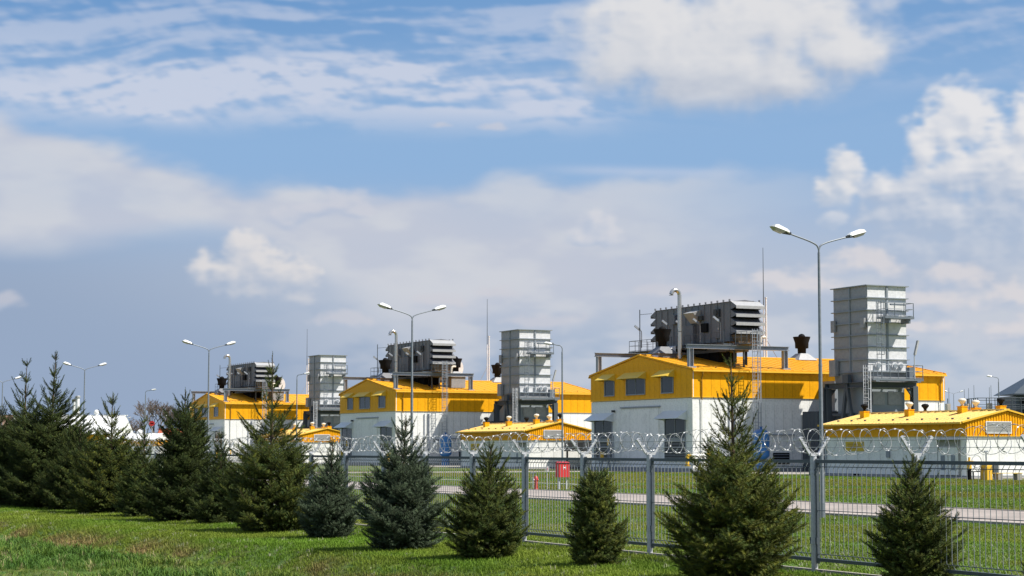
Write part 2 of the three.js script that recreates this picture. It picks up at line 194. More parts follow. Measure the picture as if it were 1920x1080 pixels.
{
  const xs = [], zs = [], run = (a, b, s, o) => { for (let v = a; v < b - 1e-6; v += s) o.push(v); };
  xs.push(-4000, -1500, -600, -250, -140); run(-110, -70, 0.35, xs); run(-70, -50, 2, xs); run(-50, 60, 10, xs); xs.push(60, 120, 250, 600, 1500, 4000);
  zs.push(-4000, -1500, -700, -350, -200); run(-150, 40, 10, zs); run(40, 60, 2, zs); run(60, 150, 0.7, zs); run(150, 180, 5, zs); zs.push(180, 250, 600, 2000);
  const pos = [], uv = [], col = [], idx = [], nx = xs.length;
  for (const z of zs) for (const x of xs) { const p = site(x, gy(x, z), z); pos.push(p.x, p.y, p.z); uv.push(x, z);
    const b = clamp(dryness(x, z), 0, 1), o = sst(fbm(x * 0.07, 3, z * 0.07, 4), 0.42, 0.62), g = [lerp(0.15, 0.19, o), lerp(0.215, 0.215, o), lerp(0.025, 0.04, o)]; col.push(lerp(g[0], 0.24, b), lerp(g[1], 0.19, b), lerp(g[2], 0.08, b)); }
  for (let j = 0; j < zs.length - 1; j++) for (let i = 0; i < nx - 1; i++) { const a = j * nx + i; idx.push(a, a + nx, a + 1, a + 1, a + nx, a + nx + 1); }
  const g = new THREE.BufferGeometry(); g.setAttribute('position', new THREE.Float32BufferAttribute(pos, 3)); g.setAttribute('uv', new THREE.Float32BufferAttribute(uv, 2)); g.setAttribute('color', new THREE.Float32BufferAttribute(col, 3)); g.setIndex(idx); g.computeVertexNormals();
  const m = new THREE.Mesh(g, new THREE.MeshStandardMaterial({ map: rep(grassT, 6), bumpMap: rep(grassT, 6), bumpScale: 0.04, vertexColors: true, roughness: 0.95 })); m.name = 'ground'; m.receiveShadow = true; scene.add(m); tag(m, null, null, null, 'structure');
}
const asphalt = tex(512, (u, v) => { const n = 0.74 + 0.3 * tfbm(u, v, 4, 81, 5) - (tnoise(u, v, 170, 85) > 0.86 ? 0.14 : 0) + (tnoise(u, v, 200, 87) > 0.9 ? 0.08 : 0); return [n, n * 0.975, n * 0.955]; });
const roadM = mat(L(0.4, 0.362, 0.335), { map: rep(asphalt, 9), roughness: 0.9 });
function slab(name, x0, x1, z0, z1, y, m) { const o = part(name, bx(x0, x1, -0.25, y, z0, z1), m, scene); o.name = numbered(name); o.geometry = join([o.geometry]); put(o, 0, 0, 0); return tag(o, null, null, null, 'structure'); }
const ROAD_A = -55.2, ROAD_B = -47.8;
slab('road', ROAD_A, ROAD_B, -260, 150, 0.055, roadM);
slab('kerb', ROAD_A - 0.16, ROAD_A - 0.01, -260, 150, 0.085, M.concrete); slab('kerb', ROAD_B + 0.01, ROAD_B + 0.16, -260, 150, 0.085, M.concrete);
slab('side_road', ROAD_B + 0.17, -1.2, -13, -5, 0.05, roadM);
slab('footpath', -38.6, -37.9, -240, 50, 0.05, M.concrete);
for (let k = 0; k < 3; k++) slab('yard', -0.9, 45, -21.5 - k * PERIOD, 15 - k * PERIOD, 0.045, M.concrete);
for (let k = 0; k < 3; k++) slab('pavement', -1.9, 7.6, 21 - k * PERIOD, 42.2 - k * PERIOD, 0.06, M.concrete);

// ---------------------------------------------------------------- grass
function tuftGeo(blades, h, w, spread, lean, seed) {
  const r = rng(seed), pos = [], nor = [];
  for (let i = 0; i < blades; i++) { const a = r() * 6.283, b = r() * 6.283, ox = Math.cos(a) * spread * r(), oz = Math.sin(a) * spread * r(), hh = h * (0.55 + 0.6 * r()), ln = lean * (0.3 + r()), dx = Math.cos(b), dz = Math.sin(b), px = -dz * w, pz = dx * w, mx = ox + dx * ln * hh * 0.35, mz = oz + dz * ln * hh * 0.35, tx = ox + dx * ln * hh, tz = oz + dz * ln * hh, my = hh * 0.6, ty = hh * (1 - 0.3 * ln);
    pos.push(ox - px, 0, oz - pz, ox + px, 0, oz + pz, mx + px * 0.7, my, mz + pz * 0.7, ox - px, 0, oz - pz, mx + px * 0.7, my, mz + pz * 0.7, mx - px * 0.7, my, mz - pz * 0.7, mx - px * 0.7, my, mz - pz * 0.7, mx + px * 0.7, my, mz + pz * 0.7, tx, ty, tz); }
  const g = new THREE.BufferGeometry(); g.setAttribute('position', new THREE.Float32BufferAttribute(pos, 3)); g.computeVertexNormals(); return g;
}
const bladeM = (o) => new THREE.MeshPhysicalMaterial({ color: L(1, 1, 1), roughness: 0.7, specularIntensity: 0.2, transmission: 0.3, thickness: 0, side: THREE.DoubleSide, ...o });
function scatter(name, geo, m, n, x0, x1, z0, z1, seed, col, size, ok) {
  const r = rng(seed), list = []; for (let i = 0; i < n; i++) { const x = lerp(x0, x1, r()), z = lerp(z0, z1, r()), p = site(x, 0, z), a = r(), b = r(), c = r(); p.y = gy(x, z) - 0.01; if (inView(p, 60) && (!ok || ok(x, z, c))) list.push([p, a, b, c, x, z]); }
  const im = new THREE.InstancedMesh(geo, m, list.length), q = new THREE.Quaternion(), up = V(0, 1, 0), mm = new THREE.Matrix4(), cc = new THREE.Color();
  list.forEach(([p, a, b, c, x, z], i) => { const s = size(x, z, b); mm.compose(p, q.setFromAxisAngle(up, a * 6.283), V(s, s * (0.75 + 0.5 * c), s)); im.setMatrixAt(i, mm); const k = col(x, z, b, c); im.setColorAt(i, cc.setRGB(k[0], k[1], k[2])); });
  im.name = name; im.castShadow = im.receiveShadow = true; scene.add(im); return im;
}
const gcol = (x, z, b, c) => { if (c > 0.985) return [0.45, 0.43, 0.3]; const d = clamp(dryness(x, z) * 1.2, 0, 1) * (c > 0.25 ? 1 : 0.4), k = (0.65 + 0.5 * b) * (0.72 + 0.56 * fbm(x * 0.5, 9, z * 0.5, 4)), y = sst(fbm(x * 0.22, 5, z * 0.22, 4), 0.38, 0.62); return [k * lerp(lerp(0.135, 0.19, y), 0.28, d), k * lerp(lerp(0.235, 0.25, y), 0.21, d), k * lerp(lerp(0.022, 0.03, y), 0.09, d)]; };
tag(scatter('long_grass', tuftGeo(10, 0.24, 0.0085, 0.1, 0.95, 3), bladeM(), 60000, -96, -77.9, 84, 150, 5, (x, z, b, c) => { const k = 0.8 + 0.45 * b; return c > 0.965 ? [0.3 * k, 0.27 * k, 0.13 * k] : c < 0.3 ? [0.07 * k, 0.15 * k, 0.03 * k] : (() => { const y = sst(fbm(x * 0.35, 6, z * 0.35, 4), 0.4, 0.62); return [lerp(0.08, 0.14, y) * k, lerp(0.155, 0.185, y) * k, lerp(0.022, 0.03, y) * k]; })(); }, (x, z, b) => (0.4 + 0.7 * b) * (0.4 + 0.95 * Math.pow(sst(fbm(x * 0.55, 1, z * 0.55, 4), 0.34, 0.68), 1.4)), (x, z, c) => { const w = (fbm(2.2, 0.3, z * 0.16, 3) - 0.5) * 1.6; return x < ditchX(z) + w - 0.3 - 0.5 * c; }), 'tall lush grass on the near bank of the ditch', 'grass', null, 'stuff');
tag(scatter('lawn_grass', tuftGeo(9, 0.075, 0.0055, 0.07, 0.7, 4), bladeM(), 150000, -80.5, -72.6, 20, 142, 6, gcol, (x, z, b) => 0.7 + 0.7 * b + 0.5 * clamp(dryness(x, z), 0, 1)), 'short sunlit grass between the spruces and the ditch', 'grass', null, 'stuff');
tag(scatter('mown_grass', tuftGeo(8, 0.06, 0.012, 0.14, 0.7, 8), bladeM(), 110000, -47.5, -3.5, -30, 112, 8, (x, z, b, c) => { const k = (0.7 + 0.5 * b) * (0.75 + 0.5 * fbm(x * 0.3, 7, z * 0.3, 4)), y = sst(fbm(x * 0.12, 2, z * 0.12, 4), 0.4, 0.6); return c > 0.985 ? [0.45, 0.44, 0.3] : [k * lerp(0.15, 0.21, y), k * lerp(0.235, 0.22, y), k * 0.03]; }, (x, z, b) => 0.8 + 0.9 * b, (x, z) => !(x > -1.5 && z < 43)), 'mown lawn between the road and the halls', 'grass', null, 'stuff');
tag(scatter('mown_grass', tuftGeo(8, 0.05, 0.007, 0.09, 0.7, 5), bladeM(), 170000, -72.2, -55.5, 15, 135, 7, (x, z, b, c) => { const k = (0.7 + 0.45 * b) * (0.75 + 0.5 * fbm(x * 0.45, 7, z * 0.45, 4)), y = sst(fbm(x * 0.2, 2, z * 0.2, 3), 0.4, 0.62); return c > 0.97 ? [0.4, 0.4, 0.28] : [k * lerp(0.155, 0.2, y), k * lerp(0.24, 0.235, y), k * 0.028]; }, (x, z, b) => 0.7 + 0.8 * b), 'mown lawn between the fence and the road', 'grass', null, 'stuff');

// ---------------------------------------------------------------- spruces
function shootGeo(seed, n) {                       // one twig tip of unit length along y with its needles
  const r = rng(seed), pos = []; const tri = (a, b, c) => pos.push(...a, ...b, ...c);
  for (let i = 0; i < n; i++) { const t = 0.03 + 0.97 * (i + r()) / n, a = i * 2.4 + r(), l = 0.3 * (1 - 0.35 * t) * (0.8 + 0.4 * r()), y1 = t + 0.16 + 0.1 * r(), x = Math.cos(a), z = Math.sin(a), w = 0.035; tri([-z * w, t - 0.03, x * w], [z * w, t - 0.03, -x * w], [x * l, Math.min(1.12, y1), z * l]); }
  for (let k = 0; k < 3; k++) { const a = k * 2.094, b = a + 2.094, w = 0.035; tri([Math.cos(a) * w, 0, Math.sin(a) * w], [Math.cos(b) * w, 0, Math.sin(b) * w], [0, 1, 0]); }
  const g = new THREE.BufferGeometry(); g.setAttribute('position', new THREE.Float32BufferAttribute(pos, 3)); g.computeVertexNormals(); return g;
}
const SHOOT = shootGeo(9, 26), needleM = new THREE.MeshPhysicalMaterial({ color: L(1, 1, 1), roughness: 0.7, specularIntensity: 0.35, transmission: 0.2, thickness: 0, side: THREE.DoubleSide });
function spruce(o) {
  const r = rng(o.seed), H = o.h, R = o.r, wood = [], shoots = [], g = thing('spruce_tree', o.label, 'spruce'); g.position.copy(o.at); g.rotation.y = r() * 6.283;
  const lx = (r() - 0.5) * 0.05 * H, lz = (r() - 0.5) * 0.05 * H, axis = (y) => V(lx * Math.pow(y / H, 2), y, lz * Math.pow(y / H, 2));
  const tr = 0.014 * H + 0.012; for (let i = 0; i < 10; i++) wood.push(rod(axis(H * i / 10), axis(H * (i + 1) / 10), lerp(tr, 0.009, i / 10), 6, lerp(tr, 0.009, (i + 1) / 10)));
  const sh = (p, d, l, w = 1) => shoots.push([p, d, l, w]);
  const pw = o.pow ?? 0.8, dens = o.dens ?? 1, sc = o.shoot ?? 0.14, lead = o.lead ?? 0.1, HB = H * (1 - lead), bl = o.belly ?? 0.22, open = o.open ?? 0.62; let y = 0.035 * H;
  const lump = (az, yy) => 0.84 + 0.36 * noise3(Math.cos(az) * 1.3 + o.seed, yy * 1.7 / H * 3.6, Math.sin(az) * 1.3);
  while (y < H * 0.965) {
    const t = Math.min(1, y / HB), top = sst(t, open - 0.12, open + 0.22), prof = 1.16 * R * (t < bl ? 0.68 + 0.32 * Math.sin(1.57 * t / bl) : Math.pow(Math.max(0, 1 - (t - bl) / (1 - bl)), pw)) + (0.05 + 0.035 * H) * sst(t, 0.55, 0.85), nb = Math.round(lerp(8 + 2 * r(), 4.2, top) * dens), a0 = r() * 6.283;
    for (let b = 0; b < nb; b++) {
      const az = a0 + b * 6.283 / nb + (r() - 0.5) * 0.7, yy = y + (r() - 0.5) * lerp(0.12, 0.03, top), len = prof * lump(az, yy) * lerp(0.74 + 0.36 * r(), 0.6 + 0.6 * r(), top), pitch = lerp(lerp(-0.02, 0.6, t), 0.92, top) + (r() - 0.5) * 0.34, out = V(Math.cos(az), 0, Math.sin(az)), side = V(-out.z, 0, out.x), cur = 0.06 + 0.16 * r();
      const base = axis(Math.max(0.02, yy)), pt = (s) => base.clone().addScaledVector(out, len * s * Math.cos(pitch)).add(V(0, len * (Math.sin(pitch) * s - 0.13 * Math.sin(Math.PI * s) * (1 - t) + cur * s * s * s), 0));
      const ks = Math.max(3, Math.ceil(len / 0.16)); for (let i = 0; i < ks; i++) wood.push(rod(pt(i / ks), pt((i + 1) / ks), 0.0045 + 0.007 * len * (1 - i / ks), 3, 0.0045 + 0.007 * len * (1 - (i + 1) / ks)));
      const n = Math.max(2, Math.round(len / lerp(0.075, 0.06, top)));
      for (let i = 0; i < n; i++) {
        const s = (i + 0.4) / n; if (s < 0.12 && len > 0.4) continue; const p = pt(s), d = pt(Math.min(1.02, s + 0.05)).sub(p).normalize();
        sh(p, d.clone().add(V((r() - 0.5) * 0.4, (r() - 0.2) * 0.4, (r() - 0.5) * 0.4)).normalize(), sc * (0.8 + 0.4 * r()));
        for (const k of [-1, 1]) {
          if (r() < 0.45 * top) continue;
          const tl = (lerp(0.48, 0.3, top) * len * (1 - s) + lerp(0.08, 0.03, top)) * (0.5 + 0.75 * r()), td = d.clone().addScaledVector(side, k * (0.7 + 0.4 * r())).add(V(0, (r() - 0.45) * 0.5, 0)).normalize(), m = Math.max(1, Math.round(tl / 0.08));
          if (tl < 0.05) continue;
          for (let j = 0; j < m; j++) { const q = p.clone().addScaledVector(td, tl * j / m), e = (j === m - 1 ? 0.2 : 0.8); q.y -= 0.1 * tl * Math.pow(j / m, 2); sh(q, td.clone().add(V((r() - 0.5) * e, (r() - 0.4) * e, (r() - 0.5) * e)).normalize(), sc * (j === m - 1 ? 0.95 + 0.5 * r() : 0.7 + 0.4 * r())); }
        }
      }
      if (len > 0.25 && r() < 0.8) { const d = pt(1).sub(pt(0.9)).normalize(); sh(pt(1), d, sc * (0.85 + 0.4 * r()), 0.9); }
    }
    y += lerp(0.1, 0.062 * H + 0.06, top) * (0.8 + 0.4 * r()) * (o.gap ?? 1) * (0.5 + 0.14 * H);
  }
  for (let k = 0; k < H * 0.45 / 0.06; k++) { const yy = H * 0.55 + k * 0.06, az = r() * 6.283; if (yy < H) sh(axis(yy), V(Math.cos(az) * 0.5, 0.85, Math.sin(az) * 0.5).normalize(), sc * 0.6); }
  sh(axis(H - 0.03), V(0, 1, 0), sc, 0.7);
  part('trunk', wood, M.bark, g);
  const im = new THREE.InstancedMesh(SHOOT, needleM, shoots.length), q = new THREE.Quaternion(), up = V(0, 1, 0), mm = new THREE.Matrix4(), cc = new THREE.Color();
  shoots.forEach(([p, d, l, w], i) => { mm.compose(p, q.setFromUnitVectors(up, d), V(l * 0.95 * w, l, l * 0.95 * w)); im.setMatrixAt(i, mm); const k = (0.45 + 1.0 * r()) * (o.tone ?? 1), y2 = r() * (o.yel ?? 0.5) * 0.9; im.setColorAt(i, o.blue ? cc.setRGB(0.075 * k, 0.105 * k, 0.058 * k) : cc.setRGB(lerp(0.055, 0.155, y2) * k, lerp(0.09, 0.155, y2) * k, lerp(0.024, 0.018, y2) * k)); });
  im.name = 'crown'; im.castShadow = im.receiveShadow = true; g.add(im); return shoots.length;
}
{
  const T = [   // picture column of the foot, row of the foot, row of the tip, half width in rows, options
    [1714, 1092, 852, 72, { label: 'young spruce in front of the fence below the yellow-roofed annex', pow: 0.75, yel: 0.75, belly: 0.3, lead: 0.12, tone: 1.1 }],
    [1378, 1086, 674, 110, { label: 'big broad spruce with a long bare tip before the nearest hall', pow: 0.95, yel: 1.0, belly: 0.27, lead: 0.1, open: 0.54, tone: 1.12 }],
    [1118, 1056, 892, 44, { label: 'small rounded spruce beside the red hydrant box behind the fence', pow: 0.55, yel: 0.8, tone: 1.1, belly: 0.36, lead: 0.04, open: 0.9 }],
    [915, 1040, 836, 66, { label: 'squat dark spruce between the small rounded one and the blue-green one', pow: 0.68, yel: 0.7, belly: 0.3, lead: 0.1 }],
    [753, 1024, 780, 72, { label: 'blue-green spruce in front of the middle hall and blue tank', pow: 0.8, belly: 0.28, blue: 1, lead: 0.08 }],
    [619, 1004, 827, 49, { label: 'small bluish spruce with pale needles left of the middle hall', pow: 0.8, belly: 0.3, blue: 1, lead: 0.14 }],
    [508, 992, 666, 86, { label: 'tall wide spruce with open tiers in front of the farthest hall', pow: 0.95, yel: 0.75, gap: 1.25, lead: 0.1, open: 0.55 }],
    [412, 978, 816, 48, { label: 'short spruce squeezed between two taller ones under the farthest hall', tone: 0.8, pow: 0.75, yel: 0.4, lead: 0.12 }],
    [346, 972, 732, 66, { label: 'dense dark spruce with several tips left of the farthest hall', tone: 0.8, pow: 0.72, yel: 0.4, lead: 0.08, open: 0.75 }],
    [270, 964, 778, 46, { label: 'narrow spruce with a thin tip in front of the red roof', pow: 1.0, yel: 0.55, lead: 0.14, open: 0.5 }],
    [206, 957, 740, 74, { label: 'yellow-green spruce in front of the white far roof', pow: 0.9, yel: 0.85, gap: 1.15, lead: 0.08, open: 0.6 }],
    [146, 951, 798, 66, { label: 'low bushy spruce beneath the second farthest tall lamp', tone: 0.8, pow: 0.65, yel: 0.5 }],
    [92, 947, 662, 84, { label: 'tallest spruce of the left clump with a long bare leader', tone: 0.8, pow: 0.85, yel: 0.45, lead: 0.12, open: 0.62 }],
    [42, 944, 678, 74, { label: 'tall thin-topped spruce just left of the tallest of the clump', tone: 0.8, pow: 0.9, yel: 0.4, lead: 0.12, open: 0.62 }],
    [-10, 942, 752, 76, { label: 'spruce cut by the left picture edge', tone: 0.8, pow: 0.75, yel: 0.4 }],
    [1986, 1118, 880, 50, { label: 'spruce cut by the right picture edge', pow: 0.8, yel: 0.4 }],
  ];
  let total = 0;
  T.forEach(([px, fy, ty, hw, o], i) => { const z = EYE * 3612 / (fy - 841), p = at(px, fy, z), s = toSite(p); p.y = gy(s.x, s.z) - 0.03; const top = at(px, ty, z).y, h = top - p.y; total += spruce({ ...o, at: p, h, r: hw * z / 3612, seed: 100 + i * 7, shoot: 0.13 + 0.0006 * Math.max(0, z - 35), dens: z > 50 ? 0.9 : 1 }); });
  console.log('shoots', total);
}

// ---------------------------------------------------------------- perimeter fence, barbed strands and razor coil
const FX = -72.4, FZ0 = 113.1, STEP = 2.96;
{
  const f = thing('perimeter_fence', 'grey steel mesh fence with double posts and Y brackets behind the spruces', 'fence'); put(f, FX, 0, FZ0);
  const HI = 2.0, n0 = -6, n1 = 44;                // panel k runs from z = -k*STEP - STEP to -k*STEP
  const wireAt = (x0) => tube([V(0.075, HI - 0.04, x0), V(0.06, HI - 0.055, x0), V(0, HI - 0.125, x0), V(0, HI - 0.2, x0), V(0, 1.1, x0), V(0, 0.4, x0), V(0, 0.33, x0), V(0.06, 0.255, x0), V(0.075, 0.24, x0)], 0.0075, 12, 4);
  const frameG = [bx(-0.03, 0.03, HI - 0.06, HI, -STEP + 0.1, -0.1), bx(-0.03, 0.03, 0.2, 0.26, -STEP + 0.1, -0.1), bx(-0.028, 0.028, 0.16, HI + 0.02, -STEP + 0.068, -STEP + 0.099), bx(-0.028, 0.028, 0.16, HI + 0.02, -0.099, -0.068)];
  for (const y of [HI - 0.125, 1.1, 0.33]) frameG.push(rod(V(-0.012, y, -0.1), V(-0.012, y, -STEP + 0.1), 0.008, 5));
  for (const y of [0.5, 1.72]) for (const z of [-0.07, -STEP + 0.07]) frameG.push(bx(-0.045, -0.029, y, y + 0.12, z - 0.035, z + 0.035));
  const frame = join(frameG), wire = join([wireAt(0)]), nw = 20;
  const fine = []; for (let i = 0; i < nw; i++) fine.push(-0.1 - (i + 0.5) * (STEP - 0.2) / nw);
  const mesh = join([...fine.map((z) => wireAt(z))]);
  const postG = join([cyl(0.058, 0.058, HI + 0.37, -0.025, -0.3, 0, 14), bx(-0.1, 0.1, HI + 0.07, HI + 0.125, -0.035, 0.035), cyl(0.064, 0.064, 0.05, -0.025, 0.5, 0, 14), cyl(0.064, 0.064, 0.05, -0.025, 1.75, 0, 14)]);
  const armG = [-1, 1].map((s) => { const l = [beam(V(s * 0.095, HI + 0.1, 0), V(s * 0.31, HI + 0.4, 0), 0.05, 0.04)]; for (const t of [0.3, 0.6, 0.9]) l.push(rod(V(s * lerp(0.07, 0.285, t), lerp(HI + 0.13, HI + 0.43, t), -0.03), V(s * lerp(0.07, 0.285, t), lerp(HI + 0.13, HI + 0.43, t), 0.03), 0.012, 5)); return join(l); });
  let left = 0;
  for (let k = n0; k < n1; k++) {
    const near = k >= -6 && k <= 8, pz = -k * STEP;
    const p = part('post', postG, M.zinc, f); p.position.z = pz; for (const a of armG) part('bracket_arm', a, M.zinc, p);
    const m = part('fence_panel', frame, M.rail, f); m.position.z = pz;
    if (near) for (const z of fine) { const w = part('wire', wire, M.wire, m); w.position.z = z; } else { const w = part('wire_mesh', mesh, M.wire, m); tag(w, null, null, null, 'stuff'); }
    const c = part('plinth', left++ ? f.userData.plinth : (f.userData.plinth = join([bx(-0.05, 0.05, -0.4, 0.06, -STEP + 0.004, -0.004)])), M.concrete, f); c.position.z = pz; }
  delete f.userData.plinth;
  const z0 = -n0 * STEP, z1 = -n1 * STEP, r = rng(31);
  for (const [x, y] of [[-0.185, 2.22], [-0.275, 2.345], [0.185, 2.22], [0.275, 2.345]]) { const st = part('barbed_strand', [rod(V(x, y, z0), V(x, y, z1), 0.0045, 4)], M.wire, f); }
  // concertina coil: two opposed helices lying in the brackets
  const coil = thing('razor_wire', 'coiled razor wire with bright blades lying along the fence top', 'razor wire'); put(coil, FX, 0, FZ0);
  const blades = [], len = z0 - z1, turnP = 0.5, R0 = 0.205, CY = 2.325, gs = [];
  for (const s of [-1, 1]) {
    const pos = []; const N = Math.round(len / turnP), per = 18; let chunk = [];
    for (let i = 0; i <= N * per; i++) { const a = s * i / per * 6.2832 + (s > 0 ? 0.9 : 0), w = 1 + 0.09 * Math.sin(i * 0.013 * 3.1) + 0.05 * Math.sin(i * 0.0413), sag = 0.025 * Math.sin(i / per * turnP / STEP * 6.283), z = z0 - i / per * turnP + 0.05 * Math.sin(i * 0.021); chunk.push(V(R0 * w * Math.cos(a), CY + sag + R0 * w * Math.sin(a), z));
      if (chunk.length === per * 4 + 1 || i === N * per) { const far = z < -40; gs.push(tube(chunk, 0.0058, chunk.length * (far ? 1 : 1), 3)); chunk = [chunk[chunk.length - 1]]; }
      if (i % 2 === 0 || z > -25 && i % 1 === 0) { const t = V(-Math.sin(a) * s, Math.cos(a) * s, -turnP / 6.28 / R0).normalize(), c = V(R0 * w * Math.cos(a), CY + sag + R0 * w * Math.sin(a), z); if (i % 3 !== 1 && i % 2 === 0) blades.push([c, t, r()]); } }
  }
  part('coil', gs, M.coil, coil);
  const bl = hull([[0, -0.026, 0], [0, 0.026, 0], [0.012, 0.018, 0.003], [-0.012, 0.018, 0.003], [0.012, -0.018, -0.003], [-0.012, -0.018, -0.003], [0, 0, 0.005], [0, 0, -0.005]]), im = new THREE.InstancedMesh(join([bl]), M.blade, blades.length), q = new THREE.Quaternion(), q2 = new THREE.Quaternion(), mm = new THREE.Matrix4();
  blades.forEach(([c, t, a], i) => { q.setFromUnitVectors(V(0, 1, 0), t).multiply(q2.setFromAxisAngle(V(0, 1, 0), a * 6.28)); mm.compose(c, q, V(1, 1, 1)); im.setMatrixAt(i, mm); }); im.name = 'blade'; im.castShadow = true; tag(im, null, null, null, 'stuff'); coil.add(im);
}

// ---------------------------------------------------------------- street lamps
function headGeo() {      // head along +x from its socket at the origin
  return [join([hull([[0.05, 0.05, -0.09], [0.05, 0.05, 0.09], [0.62, 0.09, -0.12], [0.62, 0.09, 0.12], [0.05, -0.02, -0.1], [0.05, -0.02, 0.1], [0.66, 0.0, -0.15], [0.66, 0.0, 0.15], [0.15, 0.1, -0.07], [0.15, 0.1, 0.07], [0.5, 0.13, -0.08], [0.5, 0.13, 0.08], [0.1, 0.0, -0.14], [0.1, 0.0, 0.14]])]),
    join([hull([[0.2, -0.022, -0.13], [0.2, -0.022, 0.13], [0.64, -0.004, -0.14], [0.64, -0.004, 0.14], [0.28, -0.1, -0.08], [0.28, -0.1, 0.08], [0.55, -0.085, -0.09], [0.55, -0.085, 0.09], [0.72, 0.0, -0.07], [0.72, 0.0, 0.07]])]), join([hull([[-0.06, 0.035, -0.04], [-0.06, 0.035, 0.04], [-0.06, -0.035, -0.04], [-0.06, -0.035, 0.04], [0.2, 0.05, -0.1], [0.2, 0.05, 0.1], [0.2, -0.07, -0.08], [0.2, -0.07, 0.08]])])];
}
const HEAD = headGeo();
function lampHead(parent, p, dir, up) { const h = part('lamp_head', HEAD[0], M.lampW, parent); h.position.copy(p); h.rotation.set(0, dir > 0 ? 0 : Math.PI, up, 'YXZ'); part('lamp_glass', HEAD[1], M.lampG, h); part('socket', HEAD[2], M.dark, h); return h; }
function doubleLamp(H, label) {
  const o = thing('street_lamp', label, 'street lamp', 'double-arm street lamps along the road');
  part('pole', [cyl(0.075, 0.06, H * 0.55, 0, 0, 0, 10), cyl(0.055, 0.042, H * 0.45 - 0.35, 0, H * 0.55, 0, 10), cyl(0.1, 0.1, 0.5, 0, 0, 0, 10), cyl(0.066, 0.066, 0.07, 0, H * 0.55 - 0.03, 0, 10)], M.pole, o);
  for (const s of [-1, 1]) { part('lamp_arm', [tube([V(0, H - 0.4, 0), V(0, H - 0.28, 0), V(s * 0.06, H - 0.14, 0), V(s * 0.25, H - 0.04, 0), V(s * 1.1, H + 0.2, 0)], 0.028, 20, 7)], M.pole, o); lampHead(o, V(s * 1.12, H + 0.21, 0), s, 0.27); }
  return o;
}
const lampAt = (px, top, z, base = 0) => { const p = at(px, top, z); return [V(p.x, base, p.z), p.y - base]; };
{
  const defs = [[1535, 453, 61, 'nearest double-arm street lamp rising in front of the grey exhaust tower'], [773, 588, 93.5, 'double-arm street lamp in front of the middle yellow hall'], [392, 652, 124.2, 'double-arm street lamp in front of the farthest yellow hall'], [159, 690, 155.3, 'double-arm street lamp above the white far roof'], [5, 714, 186.2, 'double-arm street lamp half cut by the left picture edge']];
  let first; for (const [px, top, z, label] of defs) { const [p, h] = lampAt(px, top, z); const o = doubleLamp(h, label); o.position.copy(p); o.rotation.y = PHI; }
}
function singleLamp(H, reach, label, group, turn = PHI + Math.PI) {
  const o = thing('street_lamp', label, 'street lamp', group);
  part('pole', [cyl(0.08, 0.06, H - 0.5, 0, 0, 0, 10), tube([V(0, H - 0.52, 0), V(0, H - 0.2, 0), V(0.12, H - 0.02, 0), V(0.4, H + 0.04, 0), V(reach, H + 0.12, 0)], 0.04, 20, 7)], M.pole, o); lampHead(o, V(reach, H + 0.12, 0), 1, 0.12); o.rotation.y = turn; return o;
}

// ---------------------------------------------------------------- railings and ladders
function railing(pts, h = 1.1, step = 1.2, r = 0.025) {   // posts and three rails along a polyline
  const g = []; for (let i = 0; i < pts.length - 1; i++) { const a = pts[i], b = pts[i + 1], n = Math.max(1, Math.round(a.distanceTo(b) / step)); for (const y of [h, h * 0.55, 0.08]) g.push(rod(a.clone().add(V(0, y, 0)), b.clone().add(V(0, y, 0)), r * (y === h ? 1 : 0.8), 5)); for (let k = 0; k <= n; k++) { if (k === n && i < pts.length - 2) continue; const p = a.clone().lerp(b, k / n); g.push(rod(p, p.clone().add(V(0, h, 0)), r * 1.15, 5)); } } return g;
}
function ladder(x, z, y0, y1, w, axis, cage = 0, out = 1, cy0 = 2.4) {   // rungs along axis 'x' or 'z'; cage hoops bulge to out * the other axis
  const g = [], P = (a, y, b = 0) => axis === 'x' ? V(x + a, y, z + b) : V(x + b, y, z + a);
  for (const s of [-1, 1]) g.push(beam(P(s * w / 2, y0), P(s * w / 2, y1), 0.06, 0.03)); for (let y = y0 + 0.3; y < y1; y += 0.33) g.push(rod(P(-w / 2, y), P(w / 2, y), 0.016, 5));
  if (cage) { for (let y = y0 + cy0; y <= y1; y += 0.95) g.push(tube([0, 1, 2, 3, 4, 5, 6].map((i) => { const a = Math.PI * i / 6; return P(-Math.cos(a) * w * 0.62, y, out * Math.sin(a) * cage); }), 0.02, 12, 4)); for (const i of [1, 2, 3, 4, 5]) { const a = Math.PI * i / 6; g.push(beam(P(-Math.cos(a) * w * 0.62, y0 + cy0, out * Math.sin(a) * cage), P(-Math.cos(a) * w * 0.62, y1, out * Math.sin(a) * cage), 0.035, 0.012)); } }
  return g;
}

